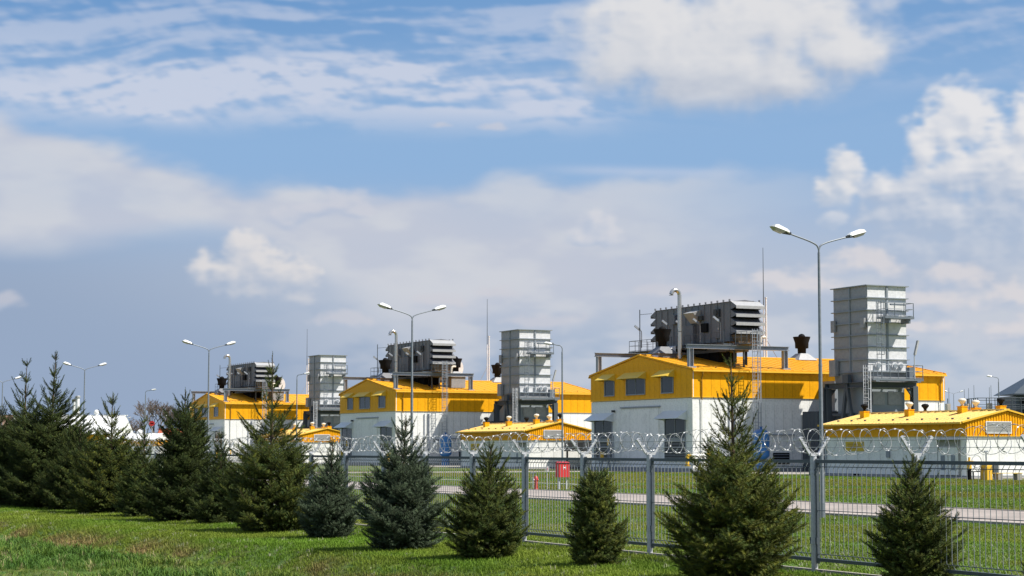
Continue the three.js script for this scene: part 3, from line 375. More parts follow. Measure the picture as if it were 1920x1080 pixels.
// ---------------------------------------------------------------- compressor hall (origin at the front corner, x along the long side, z = 0 the sunlit side, -20 the far side)
const LEN = 29, WID = 20, BAND = 7.0, EAVE = 9.6, RIDGE = 11.24, roofY = (z) => EAVE + (RIDGE - EAVE) * (1 - Math.abs(z + WID / 2) / (WID / 2));
function makeHall(label) {
  const o = thing('compressor_hall', label, 'industrial hall', 'yellow and white compressor halls');
  const gab = [[0, 0.3], [-WID, 0.3], [-WID, EAVE - 0.25], [-WID / 2, RIDGE - 0.25], [0, EAVE - 0.25]];
  const core = prism(gab.map(([z, y]) => [-z, y]), LEN - 0.24).applyMatrix4(new THREE.Matrix4().makeRotationY(Math.PI / 2)).translate(0.12, 0, 0);   // shape x -> -z
  core.scale(1, 1, 0.994).translate(0, 0, -0.06);
  const w = part('wall', [core, bx(-0.05, LEN + 0.05, -0.3, 0.34, -WID - 0.05, 0.05)], M.seam, o);
  // cladding panels, each with its own joint
  const T = 0.1, gapJ = 0.024, NP = 20, pw = WID / NP, NL = 29, pl = LEN / NL;
  const wl = join([bx(0, T, 0.36, BAND - 0.1, gapJ / 2, pw - gapJ / 2)]), ll = join([bx(gapJ / 2, pl - gapJ / 2, 0.36, BAND - 0.1, 0, T)]), ly = join([bx(gapJ / 2, pl - gapJ / 2, BAND, EAVE - 0.12, 0, T + 0.06)]);
  for (let i = 0; i < NP; i++) {
    const z = -WID + i * pw; for (const e of [0, 1]) { const a = part('cladding_panel', wl, M.white, w); a.position.set(e ? LEN - T : 0, 0, z);
      const y0 = roofY(z + gapJ / 2) - 0.1, y1 = roofY(z + pw - gapJ / 2) - 0.1, g = prism([[gapJ / 2, BAND], [pw - gapJ / 2, BAND], [pw - gapJ / 2, y1], [gapJ / 2, y0]], T + 0.06).rotateY(-Math.PI / 2); // x->z, depth -> -x
      const b = part('cladding_panel', [g], M.yellow, w); b.position.set(e ? LEN + 0.06 : T, 0, z); }
  }
  for (let i = 0; i < NL; i++) for (const e of [0, 1]) { const a = part('cladding_panel', ll, M.white, w); a.position.set(i * pl, 0, e ? -WID : -T); const b = part('cladding_panel', ly, M.yellow, w); b.position.set(i * pl, 0, e ? -WID - 0.06 : -T); }
  part('drip_edge', [bx(-0.09, LEN + 0.09, BAND - 0.06, BAND - 0.002, -0.1, 0.1), bx(-0.09, LEN + 0.09, BAND - 0.06, BAND - 0.002, -WID - 0.1, -WID + 0.1), bx(-0.09, 0.05, BAND - 0.06, BAND - 0.002, -WID + 0.101, -0.101), bx(LEN - 0.05, LEN + 0.09, BAND - 0.06, BAND - 0.002, -WID + 0.101, -0.101)], M.capY, o);
  // corner flashings
  part('corner_trim', [bx(-0.012, 0.1, 0.36, BAND - 0.07, -0.098, 0.012), bx(LEN - 0.1, LEN + 0.012, 0.36, BAND - 0.07, -0.098, 0.012), bx(-0.075, 0.1, BAND, EAVE - 0.13, -0.098, 0.075), bx(LEN - 0.1, LEN + 0.075, BAND, EAVE - 0.13, -0.098, 0.075)], M.yellow, o).material = M.white;
  part('corner_trim', [bx(-0.077, 0.02, BAND, EAVE - 0.13, -0.097, 0.077), bx(LEN - 0.02, LEN + 0.077, BAND, EAVE - 0.13, -0.097, 0.077)], M.yellow, o);
  // roof: ribbed sheets on both slopes
  const sl = Math.atan2(RIDGE - EAVE, WID / 2), SL = (WID / 2 + 0.3) / Math.cos(sl), roof = part('roof', [bx(-0.1, LEN + 0.1, RIDGE + 0.02, RIDGE + 0.13, -WID / 2 - 0.28, -WID / 2 + 0.28)], M.capY, o);
  const sheet = join([box(pl - 0.012, 0.06, SL, 0, 0, SL / 2), box(0.05, 0.04, SL, -pl / 2 + 0.04, 0.048, SL / 2), box(0.04, 0.02, SL, 0, 0.039, SL / 2)]), bolt = join([box(0.1, 0.07, 0.1)]);
  for (let i = 0; i < NL; i++) for (const e of [0, 1]) { const a = part('roof_sheet', sheet, M.roofY, roof); a.position.set((i + 0.5) * pl, RIDGE, -WID / 2); a.rotation.order = 'YXZ'; a.rotation.set(sl, e ? Math.PI : 0, 0); }
  for (let i = 0; i <= 14; i++) for (const x of [-0.06, LEN + 0.06]) { const z = -WID + i * WID / 14, a = part('rib_end', bolt, M.dark, roof); a.position.set(x, roofY(z) + 0.08, z); }
  for (let i = 0; i < 15; i++) { const a = part('snow_stop', bolt, M.dark, roof); a.position.set(1 + i * 1.95, roofY(-0.6) + 0.12, -0.6); }
  part('verge', [0, 1].flatMap((e) => [beam(V(e ? LEN + 0.08 : -0.08, EAVE - 0.02, 0.28), V(e ? LEN + 0.08 : -0.08, RIDGE + 0.03, -WID / 2), 0.12, 0.16), beam(V(e ? LEN + 0.08 : -0.08, RIDGE + 0.03, -WID / 2), V(e ? LEN + 0.08 : -0.08, EAVE - 0.02, -WID - 0.28), 0.12, 0.16)]), M.yellow, o);
  const gut = []; for (const [z, s] of [[0.36, 1], [-WID - 0.36, -1]]) gut.push(bx(-0.12, LEN + 0.12, EAVE - 0.26, EAVE - 0.09, z - 0.07, z + 0.07)); part('gutter', gut, M.capY, o);
  const dp = (x) => [tube([V(x, EAVE - 0.2, 0.36), V(x, EAVE - 0.5, 0.33), V(x, EAVE - 0.8, 0.2), V(x, EAVE - 1.05, 0.15)], 0.055, 12, 8), cyl(0.055, 0.055, EAVE - 1.05 - BAND + 0.3, x, BAND - 0.3, 0.15, 8)];
  part('downpipe', [...dp(0.95), ...dp(LEN - 0.5)], M.yellow, o).material = M.seamY; part('downpipe', [cyl(0.055, 0.055, BAND - 0.65, 0.95, 0.3, 0.12, 8), cyl(0.055, 0.055, BAND - 0.65, LEN - 0.5, 0.3, 0.12, 8)], M.lampW, o);
  // gable windows with sheet awnings (upper in the yellow band, tall ones in the white)
  const awning = (z0, z1, y, d, drop, m, p) => { const g = [], t = 0.03; g.push(hull([[0, y, z0], [0, y, z1], [-d, y - drop, z0], [-d, y - drop, z1], [0, y - t, z0], [0, y - t, z1], [-d, y - drop - 0.05, z0], [-d, y - drop - 0.05, z1]])); for (const z of [z0, z1]) g.push(hull([[0, y - 0.01, z - 0.01], [0, y - 0.01, z + 0.01], [-d, y - drop - 0.02, z - 0.01], [-d, y - drop - 0.02, z + 0.01], [0, y - drop * 1.25, z - 0.01], [0, y - drop * 1.25, z + 0.01]])); return part('awning', g, m, p); };
  const win = (z0, z1, y0, y1, x, bars, rails = []) => {
    const f = 0.09, g = [bx(x - 0.12, x, y0 - f, y0, z0 - f, z1 + f), bx(x - 0.08, x, y1, y1 + f, z0 - f, z1 + f), bx(x - 0.08, x, y0, y1, z0 - f, z0), bx(x - 0.08, x, y0, y1, z1, z1 + f)];
    for (let i = 1; i < bars; i++) { const z = lerp(z0, z1, i / bars); g.push(bx(x - 0.06, x, y0, y1, z - 0.035, z + 0.035)); } for (const y of rails) g.push(bx(x - 0.065, x, y - 0.04, y + 0.04, z0, z1));
    const q = part('window', g, M.steel, o); for (let i = 0; i < bars; i++) part('pane', [bx(x - 0.025, x - 0.004, y0, y1, lerp(z0, z1, i / bars) + 0.002, lerp(z0, z1, (i + 1) / bars) - 0.002)], M.glass, q); return q; };
  for (const [z0, z1, b] of [[-16.9, -15.0, 1], [-12.4, -8.8, 2], [-5.5, -3.4, 1]]) { win(z0, z1, 7.5, 8.95, -0.06, b); const q = awning(z0 - 0.5, z1 + 0.25, 9.65, 0.95, 0.6, M.awningY, o); q.position.x = -0.06; }
  for (const [z0, z1] of [[-19.2, -15.6], [-5.0, -1.3]]) { win(z0, z1, 3.2, 5.0, 0, 2); const l = part('louvre', [bx(-0.08, -0.002, 1.0, 3.05, z0 - 0.09, z1 + 0.09)], M.steel, o); for (let k = 0; k < 7; k++) part('louvre_slat', [beam(V(-0.11, 1.2 + k * 0.26, z0), V(-0.11, 1.2 + k * 0.26, z1), 0.03, 0.2)], M.dark, l); awning(z0 - 0.35, z1 + 0.3, 5.75, 1.15, 0.72, M.awningW, o); }
  const gate = part('gate', [bx(-0.05, -0.003, 0.4, 6.1, -13.4, -6.2)], M.white, o); part('gate_rail', [bx(-0.16, -0.003, 6.15, 6.28, -13.7, -5.9)], M.steel, gate);
  part('alarm_lamp', [box(0.3, 0.22, 0.22, -0.2, 5.9, -15.0), rod(V(0, 5.9, -15.0), V(-0.3, 5.9, -15.0), 0.04)], M.dark, o);
  // sunlit long side
  part('ledge', [bx(7.6, 11.2, 3.45, 3.55, 0.003, 0.16), bx(13, 16, 5.3, 5.4, 0.003, 0.16)], M.steel, o);
  const gl = part('louvre', [bx(8.8, 10.6, 0.75, 1.8, 0.003, 0.1)], M.black, o); for (let k = 0; k < 4; k++) part('louvre_slat', [bx(8.8, 10.6, 0.85 + k * 0.25, 0.9 + k * 0.25, 0.101, 0.19)], M.steel, gl);
  const dr = part('door', [bx(2.6, 3.7, 0.36, 2.5, 0.003, 0.06)], M.steel, o); part('handle', [bx(3.5, 3.56, 1.3, 1.5, 0.061, 0.12)], M.dark, dr);
  part('cable_tray', [bx(4.4, 4.6, 1, 6.6, 0.003, 0.12), bx(3.9, 4.0, 2, 6.6, 0.003, 0.1)], M.steel, o);
  return o;
}

// ---------------------------------------------------------------- air filter house on the roof (local origin: its sunlit lower corner on the x- side; runs to -z)
function makeFilter(label) {
  const o = thing('filter_house', label, 'air filter', 'dark grey air filter houses on the hall roofs'), Wd = 3.2, Ln = 14.2, B = 0.9, T = 4.75;
  part('body', [bx(0.05, Wd - 0.05, B, T - 0.05, -Ln + 0.05, -0.05), bx(0.4, Wd - 0.4, 0, B, -Ln + 2.6, -1.2)], M.filter, o);
  const np = 12, pn = part('side_wall', [bx(0.02, 0.049, B, T - 0.1, -Ln + 0.1, -0.1)], M.dark, o), g1 = join([bx(-0.05, 0.0, B + 0.02, T - 0.08, 0.02, Ln / np - 0.02), bx(-0.11, -0.051, B + 0.02, T - 0.08, 0.02, 0.1)]);
  for (let i = 0; i < np; i++) { const a = part('wall_panel', g1, M.filter, pn); a.position.set(0.015, 0, -Ln + i * Ln / np); const c = part('wall_panel', g1, M.filter, pn); c.position.set(Wd - 0.015, 0, -Ln + (i + 1) * Ln / np); c.rotation.y = Math.PI; }
  const rf = part('roof', [hull([[-0.12, T - 0.04, 0.1], [Wd + 0.12, T - 0.04, 0.1], [-0.12, T - 0.04, -Ln - 0.1], [Wd + 0.12, T - 0.04, -Ln - 0.1], [Wd / 2, T + 0.14, 0.1], [Wd / 2, T + 0.14, -Ln - 0.1]])], M.filter, o);
  for (let i = 0; i <= 13; i++) for (const x of [-0.08, Wd + 0.08]) part('roof_lug', [box(0.12, 0.2, 0.14, x, T + 0.08, -Ln + i * Ln / 13)], M.filter, rf);
  for (const e of [0, 1]) for (let k = 0; k < 4; k++) {   // weather hoods, four tiers at each end
    const y = T - k * 0.8, out = 1.05, s = e ? -1 : 1, z0 = e ? -Ln : 0, pr = [[0, y], [out, y - 0.52], [out, y - 0.76], [out - 0.04, y - 0.76], [out - 0.08, y - 0.6], [0.3, y - 0.76], [0, y - 0.76]];
    const plate = [prism(pr, 0.04).rotateY(-Math.PI / 2).translate(0.04, 0, 0), prism(pr, 0.04).rotateY(-Math.PI / 2).translate(Wd, 0, 0), hull([[0.042, y, 0], [Wd - 0.042, y, 0], [0.042, y - 0.05, 0], [Wd - 0.042, y - 0.05, 0], [0.042, y - 0.52, out], [Wd - 0.042, y - 0.52, out], [0.042, y - 0.57, out - 0.02], [Wd - 0.042, y - 0.57, out - 0.02]])];
    const hd = part('weather_hood', plate, M.filter, o); hd.position.z = z0; if (e) hd.scale.z = -1;
    const lip = part('hood_lip', [bx(-0.02, Wd + 0.02, y - 0.77, y - 0.49, out, out + 0.05)], M.filterL, hd);
    if (k === 0) part('hood_cover', [hull([[0, y + 0.03, 0], [Wd, y + 0.03, 0], [0, y, 0], [Wd, y, 0], [0, y - 0.48, out + 0.02], [Wd, y - 0.48, out + 0.02], [0, y - 0.51, out + 0.02], [Wd, y - 0.51, out + 0.02]])], M.filterL, hd);
    part('hood_opening', [bx(0.05, Wd - 0.05, y - 0.8, y - 0.06, 0.0, 0.02)], M.black, hd);
  }
  part('hopper', [hull([[0.1, 1.5, 0.9], [Wd - 0.1, 1.5, 0.9], [0.1, 1.5, -0.5], [Wd - 0.1, 1.5, -0.5], [0.7, 0.35, 0.6], [Wd - 0.7, 0.35, 0.6], [0.7, 0.35, -0.5], [Wd - 0.7, 0.35, -0.5]])], M.rust, o);
  // things on the long side facing the fence
  const d = part('door', [bx(-0.17, -0.06, 1.3, 3.2, -2.6, -1.75)], M.filter, o); part('handle', [box(0.06, 0.2, 0.05, -0.2, 2.2, -1.9)], M.lampW, d);
  part('vent_box', [bx(-0.25, -0.06, 3.35, 4.1, -2.7, -1.7), cyl(0.25, 0.25, 0.1, 0, 0, 0, 14).rotateZ(Math.PI / 2).translate(-0.24, 3.75, -2.2)], M.dark, o);
  part('intake_canopy', [hull([[-0.06, 4.25, -7.2], [-0.06, 4.25, -5.3], [-0.95, 3.95, -7.2], [-0.95, 3.95, -5.3], [-0.06, 2.95, -7.0], [-0.06, 2.95, -5.5], [-0.3, 2.95, -6.9], [-0.3, 2.95, -5.6]])], M.filterL, o);
  part('vent_box', [bx(-0.3, -0.06, 2.0, 2.85, -5.0, -3.9)], M.black, o); part('vent_box', [bx(-0.35, -0.06, 3.2, 3.6, -5.6, -4.7)], M.dark, o); part('duct', [bx(-0.45, -0.06, 0.9, 2.8, -8.2, -6.2), bx(-0.35, -0.06, 3.1, 4.0, -10.6, -9.9)], M.filter, o);
  for (const [z, y] of [[-0.6, 1.0], [-4.3, 1.0], [-7.6, 1.0], [-10.3, 1.2], [-15.9, 1.0]]) { const q = part('floodlight_pole', [tube([V(-0.75, y, z), V(-0.75, y + 1.5, z), V(-0.78, y + 1.72, z), V(-1.0, y + 1.85, z)], 0.04, 14, 6)], M.filterL, o); part('floodlight', [beam(V(-0.9, y + 1.8, z), V(-1.55, y + 2.25, z), 0.2, 0.12)], M.steel, q); }
  part('walkway', [bx(-1.35, -0.12, 0.5, 0.62, -Ln - 0.2, 0.9), bx(-1.35, 3.2, 0.5, 0.62, -Ln - 3.4, -Ln - 0.201), ...railing([V(-1.3, 0.62, 0.85), V(-1.3, 0.62, -Ln - 3.3), V(3.1, 0.62, -Ln - 3.3)], 1.1, 1.25)], M.frame, o);
  const ob = []; for (const z of [-1.5, -5, -9, -13]) { ob.push(hbeam(V(-1.2, 0.36, z), V(Wd, 0.36, z), 0.24), bx(0.5, 0.75, -1.6, 0.24, z - 0.12, z + 0.12), bx(Wd - 0.7, Wd - 0.45, -1.8, 0.24, z - 0.12, z + 0.12)); } part('base_frame', ob, M.black, o);
  part('intake_duct', [bx(0.6, Wd - 0.5, -1.5, 0.0, -10.5, -3.2)], M.black, o);
  part('pipe_elbow', [tube([V(2.6, 0.4, 1.1), V(2.6, 1.0, 1.15), V(2.75, 1.25, 1.15), V(3.2, 1.3, 1.1)], 0.14, 14, 8)], M.cream, o);
  const mp = part('mast_pipe', [rod(V(-1.0, 0.6, -Ln - 1.6), V(-1.0, 4.9, -Ln - 1.6), 0.05), rod(V(-1.0, 4.4, -Ln - 1.6), V(0.1, 4.5, -Ln - 1.0), 0.025)], M.frame, o);
  return o;
}

// ---------------------------------------------------------------- exhaust tower (origin under its front left corner; x right, z towards the viewer is 0 .. -5.3)
function makeTower(label) {
  const o = thing('exhaust_tower', label, 'exhaust tower', 'grey exhaust towers beside the halls'), W = 4.4, D = 5.3, Y0 = 9.2, Y1 = 17.1, n = 7, sh = (Y1 - Y0) / n;
  part('casing', [bx(0.06, W - 0.06, Y0, Y1 - 0.05, -D + 0.06, -0.06)], M.seam, o);
  for (let i = 0; i < n; i++) for (let h = 0; h < 2; h++) { const a = Y0 + i * sh + 0.04, b = Y0 + (i + 1) * sh - 0.04;
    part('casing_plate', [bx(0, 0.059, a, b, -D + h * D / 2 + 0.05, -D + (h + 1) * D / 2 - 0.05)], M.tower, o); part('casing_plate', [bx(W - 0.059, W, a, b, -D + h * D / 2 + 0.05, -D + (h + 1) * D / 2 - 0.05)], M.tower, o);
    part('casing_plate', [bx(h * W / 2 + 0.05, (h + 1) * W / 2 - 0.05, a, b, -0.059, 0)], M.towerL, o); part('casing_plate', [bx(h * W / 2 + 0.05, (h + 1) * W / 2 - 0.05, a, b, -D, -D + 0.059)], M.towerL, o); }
  for (let i = 0; i <= n; i++) { const y = Y0 + i * sh, e = i === n ? 0.2 : 0.17; part('flange', [bx(-e, W + e, y - 0.04, y + 0.04, -D - e, -D + 0.1), bx(-e, W + e, y - 0.04, y + 0.04, -0.1, e), bx(-e, 0.1, y - 0.039, y + 0.039, -D + 0.1, -0.1), bx(W - 0.1, W + e, y - 0.039, y + 0.039, -D + 0.1, -0.1)], M.rib, o); }
  const rb = 0.11; part('stiffener', [bx(-rb, 0.02, Y0, Y1 - 0.06, -D / 2 - 0.09, -D / 2 + 0.09), bx(W - 0.02, W + rb, Y0, Y1 - 0.06, -D / 2 - 0.09, -D / 2 + 0.09), bx(W / 2 - 0.09, W / 2 + 0.09, Y0, Y1 - 0.06, -0.02, rb), bx(W / 2 - 0.09, W / 2 + 0.09, Y0, Y1 - 0.06, -D - rb, -D + 0.02)], M.rib, o);
  part('hopper', [hull([[0, Y0, 0], [W, Y0, 0], [0, Y0, -D], [W, Y0, -D], [0.1, 8.1, -0.1], [W - 0.1, 8.1, -0.1], [0.1, 8.1, -D + 0.1], [W - 0.1, 8.1, -D + 0.1]])], M.tower, o);
  part('lifting_bracket', [bx(-0.3, -0.1, 13.0, 14.1, -D - 0.05, -D + 0.55)], M.tower, o); part('lifting_bracket', [bx(-0.3, -0.1, 13.2, 14.1, -0.75, -0.1)], M.tower, o); part('junction_box', [bx(-0.5, -0.12, 8.9, 10.4, -D - 0.1, -D + 0.9)], M.tower, o);
  for (const x of [1.05, 2.9, 3.55]) { const q = part('porthole', [cyl(0.34, 0.34, 0.12, 0, 0, 0, 18).rotateX(Math.PI / 2).translate(x, 9.75, 0.06)], M.towerL, o); part('porthole_cover', [cyl(0.22, 0.22, 0.06, 0, 0, 0, 14).rotateX(Math.PI / 2).translate(x, 9.75, 0.2)], M.rib, q); }
  // lower duct and silencer between the legs
  part('lower_duct', [bx(0.25, W - 0.1, 0.3, 8.05, -D + 0.2, -0.35)], M.rib, o); part('duct_band', [bx(-0.2, W + 0.35, 4.6, 4.75, -D - 0.1, 0.15), bx(-0.2, W + 0.35, 5.2, 5.45, -D - 0.1, 0.15), bx(0.1, W, 4.751, 5.199, -D + 0.1, -0.2)], M.frame, o);
  part('duct_panel', [bx(0.7, 2.0, 6.2, 7.4, -0.35, -0.25), bx(2.4, 3.9, 6.2, 7.4, -0.35, -0.25), bx(0.6, 2.1, 2.4, 3.6, -0.35, -0.2)], M.tower, o);
  const L0 = -0.35, L1 = W + 0.45, Z0 = 0.35, Z1 = -D - 0.6, fr = (x, z) => hbeam(V(x, 0, z), V(x, 7.9, z), 0.55, V(0, 0, 1)), sf = part('support_frame', [fr(L0, Z0), fr(L1, Z0), fr(L0, Z1), fr(L1, Z1)], M.frame, o);
  part('frame_beam', [hbeam(V(L0 - 0.3, 8.0, Z0), V(L1 + 0.3, 8.0, Z0), 0.5), hbeam(V(L0 - 0.3, 8.0, Z1), V(L1 + 0.3, 8.0, Z1), 0.5), hbeam(V(L0, 8.0, Z0 - 0.3), V(L0, 8.0, Z1 + 0.3), 0.48), hbeam(V(L1, 8.0, Z0 - 0.3), V(L1, 8.0, Z1 + 0.3), 0.48)], M.frame, sf);
  for (const [x, s, z, t] of [[L1, -1, Z0, 0], [L0, 1, Z1, 1]]) part('haunch', [hull([[x, 7.7, z - 0.1], [x + s * 0.9, 7.7, z - 0.1], [x, 6.6, z - 0.1], [x, 7.7, z + 0.1], [x + s * 0.9, 7.7, z + 0.1], [x, 6.6, z + 0.1]])], M.frame, sf);
  part('brace', [beam(V(L0 - 0.1, 8.3, -D / 2), V(L0 - 0.1, 0.4, -D / 2 - 1.7), 0.28), beam(V(L0 - 0.1, 8.3, -D / 2 - 0.05), V(L0 - 0.1, 0.4, -D / 2 + 1.7), 0.28), bx(L0 - 0.3, L0 + 0.1, 8.2, 9.0, -D / 2 - 0.45, -D / 2 + 0.4)], M.frame, sf);
  // platforms, ladders, flood lamp
  part('platform', [bx(-0.9, W + 0.3, 8.32, 8.5, 0.62, 2.0), bx(-0.6, -0.2, 8.2, 8.32, 0.0, 2.0), bx(W - 0.4, W, 8.2, 8.32, 0.0, 2.0), ...railing([V(-0.85, 8.5, 0.7), V(-0.85, 8.5, 1.95), V(W + 0.25, 8.5, 1.95), V(W + 0.25, 8.5, 0.65)], 1.25, 0.95, 0.035)], M.zincD, o);
  part('platform', [bx(0.9, W - 0.25, 14.0, 14.2, 0.22, 1.5), bx(1.4, 1.6, 13.6, 14.0, 0.21, 1.4), bx(3.6, 3.8, 13.6, 14.0, 0.21, 1.4), bx(2.3, 4.0, 15.3, 15.45, 0.3, 0.5), ...railing([V(0.95, 14.2, 0.3), V(0.95, 14.2, 1.45), V(W - 0.3, 14.2, 1.45), V(W - 0.3, 14.2, 0.3)], 1.25, 0.95, 0.035)], M.zincD, o);
  part('ladder', ladder(0.55, 1.0, 8.5, 15.6, 0.5, 'x', 0.7, 1, 2.2), M.zincD, o); part('ladder', ladder(-1.35, 1.5, 0.2, 9.7, 0.5, 'x', 0.65, 1, 2.6), M.zinc, o);
  const q = part('floodlight_pole', [rod(V(W - 0.7, 8.5, 2.0), V(W - 0.7, 10.6, 2.0), 0.05), tube([V(W - 0.7, 10.6, 2.0), V(W - 0.65, 10.8, 2.0), V(W - 0.6, 10.9, 1.95)], 0.05, 8, 6)], M.zinc, o); part('floodlight', [beam(V(W - 0.65, 10.7, 2.0), V(W - 0.2, 12.0, 1.9), 0.16, 0.24)], M.filterL, q);
  part('equipment_box', [bx(W - 0.75, W - 0.1, 8.5, 9.6, 0.75, 1.3)], M.zincD, o);
  return o;
}

// ---------------------------------------------------------------- low annex (origin at its corner nearest the fence and viewer; x 0 .. 7.5, z 0 .. -18)
function makeAnnex(label) {
  const o = thing('annex_building', label, 'annex', 'low yellow and white annexes'), W = 7.5, D = 18, BD = 3.14, EV = 4.2, RD = 5.02, ry = (x) => EV + (RD - EV) * (1 - Math.abs(x - W / 2) / (W / 2));
  const w = part('wall', [prism([[0.1, 0], [W - 0.1, 0], [W - 0.1, EV - 0.2], [W / 2, RD - 0.2], [0.1, EV - 0.2]], D - 0.2).translate(0, 0, -D + 0.1), bx(-0.03, W + 0.03, -0.3, 0.2, -D - 0.03, 0.03)], M.seam, o);
  const n = 12, pl = D / n, g = 0.012, lw = join([bx(0, 0.1, 0.21, BD - 0.05, g, pl - g)]), lyl = join([bx(-0.05, 0.1, BD, EV - 0.1, g, pl - g)]);
  for (let i = 0; i < n; i++) for (const e of [0, 1]) { const a = part('cladding_panel', lw, M.white, w), b = part('cladding_panel', lyl, M.yellow, w); for (const c of [a, b]) { c.position.set(e ? W : 0, 0, e ? -D + (i + 1) * pl : -D + i * pl); c.rotation.y = e ? Math.PI : 0; } }
  const m = 5, pw = W / m, gw = join([bx(g, pw - g, 0.21, BD - 0.05, -0.1, 0)]);
  for (let i = 0; i < m; i++) for (const e of [0, 1]) { const a = part('cladding_panel', gw, M.white, w); a.position.set(i * pw, 0, e ? -D + 0.1 : 0); }
  for (const e of [0, 1]) { const cor = []; for (let x = 0.0; x < W - 0.01; x += 0.25) { const x1 = Math.min(W, x + 0.25), a = ry(x) - 0.06, b = ry(x1) - 0.06; cor.push(prism([[x, BD], [x1, BD], [x1, b], [x, a]], 0.1)); cor.push(prism([[x + 0.06, BD], [x + 0.19, BD], [x + 0.19, ry(x + 0.19) - 0.07], [x + 0.06, ry(x + 0.06) - 0.07]], 0.04).translate(0, 0, 0.1)); } const q = part('corrugated_gable', cor, M.yellow, o); q.position.z = e ? -D + 0.1 : -0.1; if (e) { q.rotation.y = Math.PI; q.position.x = W; } }
  part('drip_edge', [bx(-0.1, W + 0.1, BD - 0.045, BD - 0.002, 0.003, 0.09), bx(-0.1, -0.001, BD - 0.045, BD - 0.002, -D - 0.08, 0.002), bx(W + 0.001, W + 0.1, BD - 0.045, BD - 0.002, -D - 0.08, 0.002)], M.capY, o);
  const sl = Math.atan2(RD - EV, W / 2), SL = (W / 2 + 0.45) / Math.cos(sl), rf = part('roof', [bx(W / 2 - 0.25, W / 2 + 0.25, RD + 0.04, RD + 0.13, -D - 0.1, 0.1)], M.roofP, o), ns = 20, sw = (D + 0.2) / ns, sheet = join([box(SL, 0.05, sw - 0.012, -SL / 2, 0, 0), box(SL, 0.07, 0.06, -SL / 2, 0.055, sw / 2 - 0.04), box(SL, 0.035, 0.05, -SL / 2, 0.04, 0)]), lug = join([box(0.16, 0.12, 0.1)]);
  for (let i = 0; i < ns; i++) for (const e of [0, 1]) { const a = part('roof_sheet', sheet, M.roofP, rf); a.position.set(W / 2, RD + 0.02, -D - 0.1 + (i + 0.5) * sw); a.rotation.order = 'YXZ'; a.rotation.set(0, e ? Math.PI : 0, sl); if (i % 2) { const b = part('snow_stop', lug, M.dark, rf); b.position.set(e ? W - 0.5 : 0.5, ry(0.5) + 0.12, a.position.z); } }
  part('gutter', [bx(-0.62, -0.46, EV - 0.2, EV - 0.06, -D - 0.1, 0.1), bx(W + 0.46, W + 0.62, EV - 0.2, EV - 0.06, -D - 0.1, 0.1)], M.capY, o);
  part('verge', [beam(V(-0.45, EV - 0.07, 0.12), V(W / 2, RD + 0.05, 0.12), 0.12, 0.1), beam(V(W / 2, RD + 0.05, 0.12), V(W + 0.45, EV - 0.07, 0.12), 0.12, 0.1)], M.capY, o);
  part('downpipe', [tube([V(-0.54, EV - 0.15, -D + 0.3), V(-0.5, EV - 0.4, -D + 0.3), V(-0.15, EV - 0.7, -D + 0.3), V(-0.1, EV - 0.9, -D + 0.3), V(-0.1, 0.2, -D + 0.3)], 0.045, 20, 6)], M.steel, o);
  const lv = part('louvre', [bx(1.75, 4.15, BD + 0.17, BD + 0.24, 0.05, 0.11), bx(1.75, 4.15, BD + 1.0, BD + 1.07, 0.05, 0.11), bx(1.75, 1.82, BD + 0.241, BD + 0.999, 0.05, 0.11), bx(4.08, 4.15, BD + 0.241, BD + 0.999, 0.05, 0.11), bx(1.82, 4.08, BD + 0.241, BD + 0.999, 0.045, 0.06)], M.lampW, o);
  for (let k = 0; k < 6; k++) part('louvre_slat', [beam(V(1.83, BD + 0.31 + k * 0.125, 0.085), V(4.07, BD + 0.31 + k * 0.125, 0.085), 0.1, 0.02).translate(0, 0, 0)], M.grey, lv);
  const door = part('door', [bx(-0.09, -0.003, 0.22, 2.9, -3.3, -0.7)], M.grey, o); for (const z of [-3.15, -1.95]) { part('door_leaf', [bx(-0.13, -0.091, 0.25, 2.3, z, z + 1.1)], M.white, door); part('pane', [bx(-0.14, -0.131, 0.6, 1.7, z + 0.3, z + 0.8)], M.steel, door); }
  part('notice', [bx(-0.15, -0.141, 1.75, 2.3, -1.6, -1.2)], M.plain, door); const c = part('canopy', [bx(-0.5, -0.091, 2.82, 2.88, -3.4, -0.6)], M.steel, door);
  const sg = part('sign_board', [bx(-0.06, -0.003, 2.0, 2.75, -15.0, -12.6)], M.sign, o); part('sign_text', [bx(-0.064, -0.061, 2.52, 2.58, -14.7, -13.1), bx(-0.064, -0.061, 2.36, 2.42, -14.7, -12.9), bx(-0.064, -0.061, 2.2, 2.26, -14.4, -13.4)], M.seamY, sg);
  part('socket_box', [bx(-0.12, -0.003, 1.5, 2.0, -9.6, -9.2)], M.steel, o); part('floor_vent', [bx(-0.05, -0.003, 0.02, 0.2, -14, -13.3)], M.black, o);
  return o;
}
function roofVent(cap, label) {
  const o = thing('roof_vent', label, 'roof vent', 'mushroom vents on the annex roofs'); part('curb', [bx(-0.31, 0.31, -0.5, 0.6, -0.31, 0.31), bx(-0.35, 0.35, 0.6, 0.66, -0.35, 0.35)], M.yellow, o);
  part('fan_cowl', [lathe([[0.0, 0.66], [0.18, 0.66], [0.12, 0.78], [0.2, 0.94], [0.33, 1.08], [0.36, 1.18], [0.25, 1.3], [0.0, 1.35]], 16)], cap, o); return o;
}
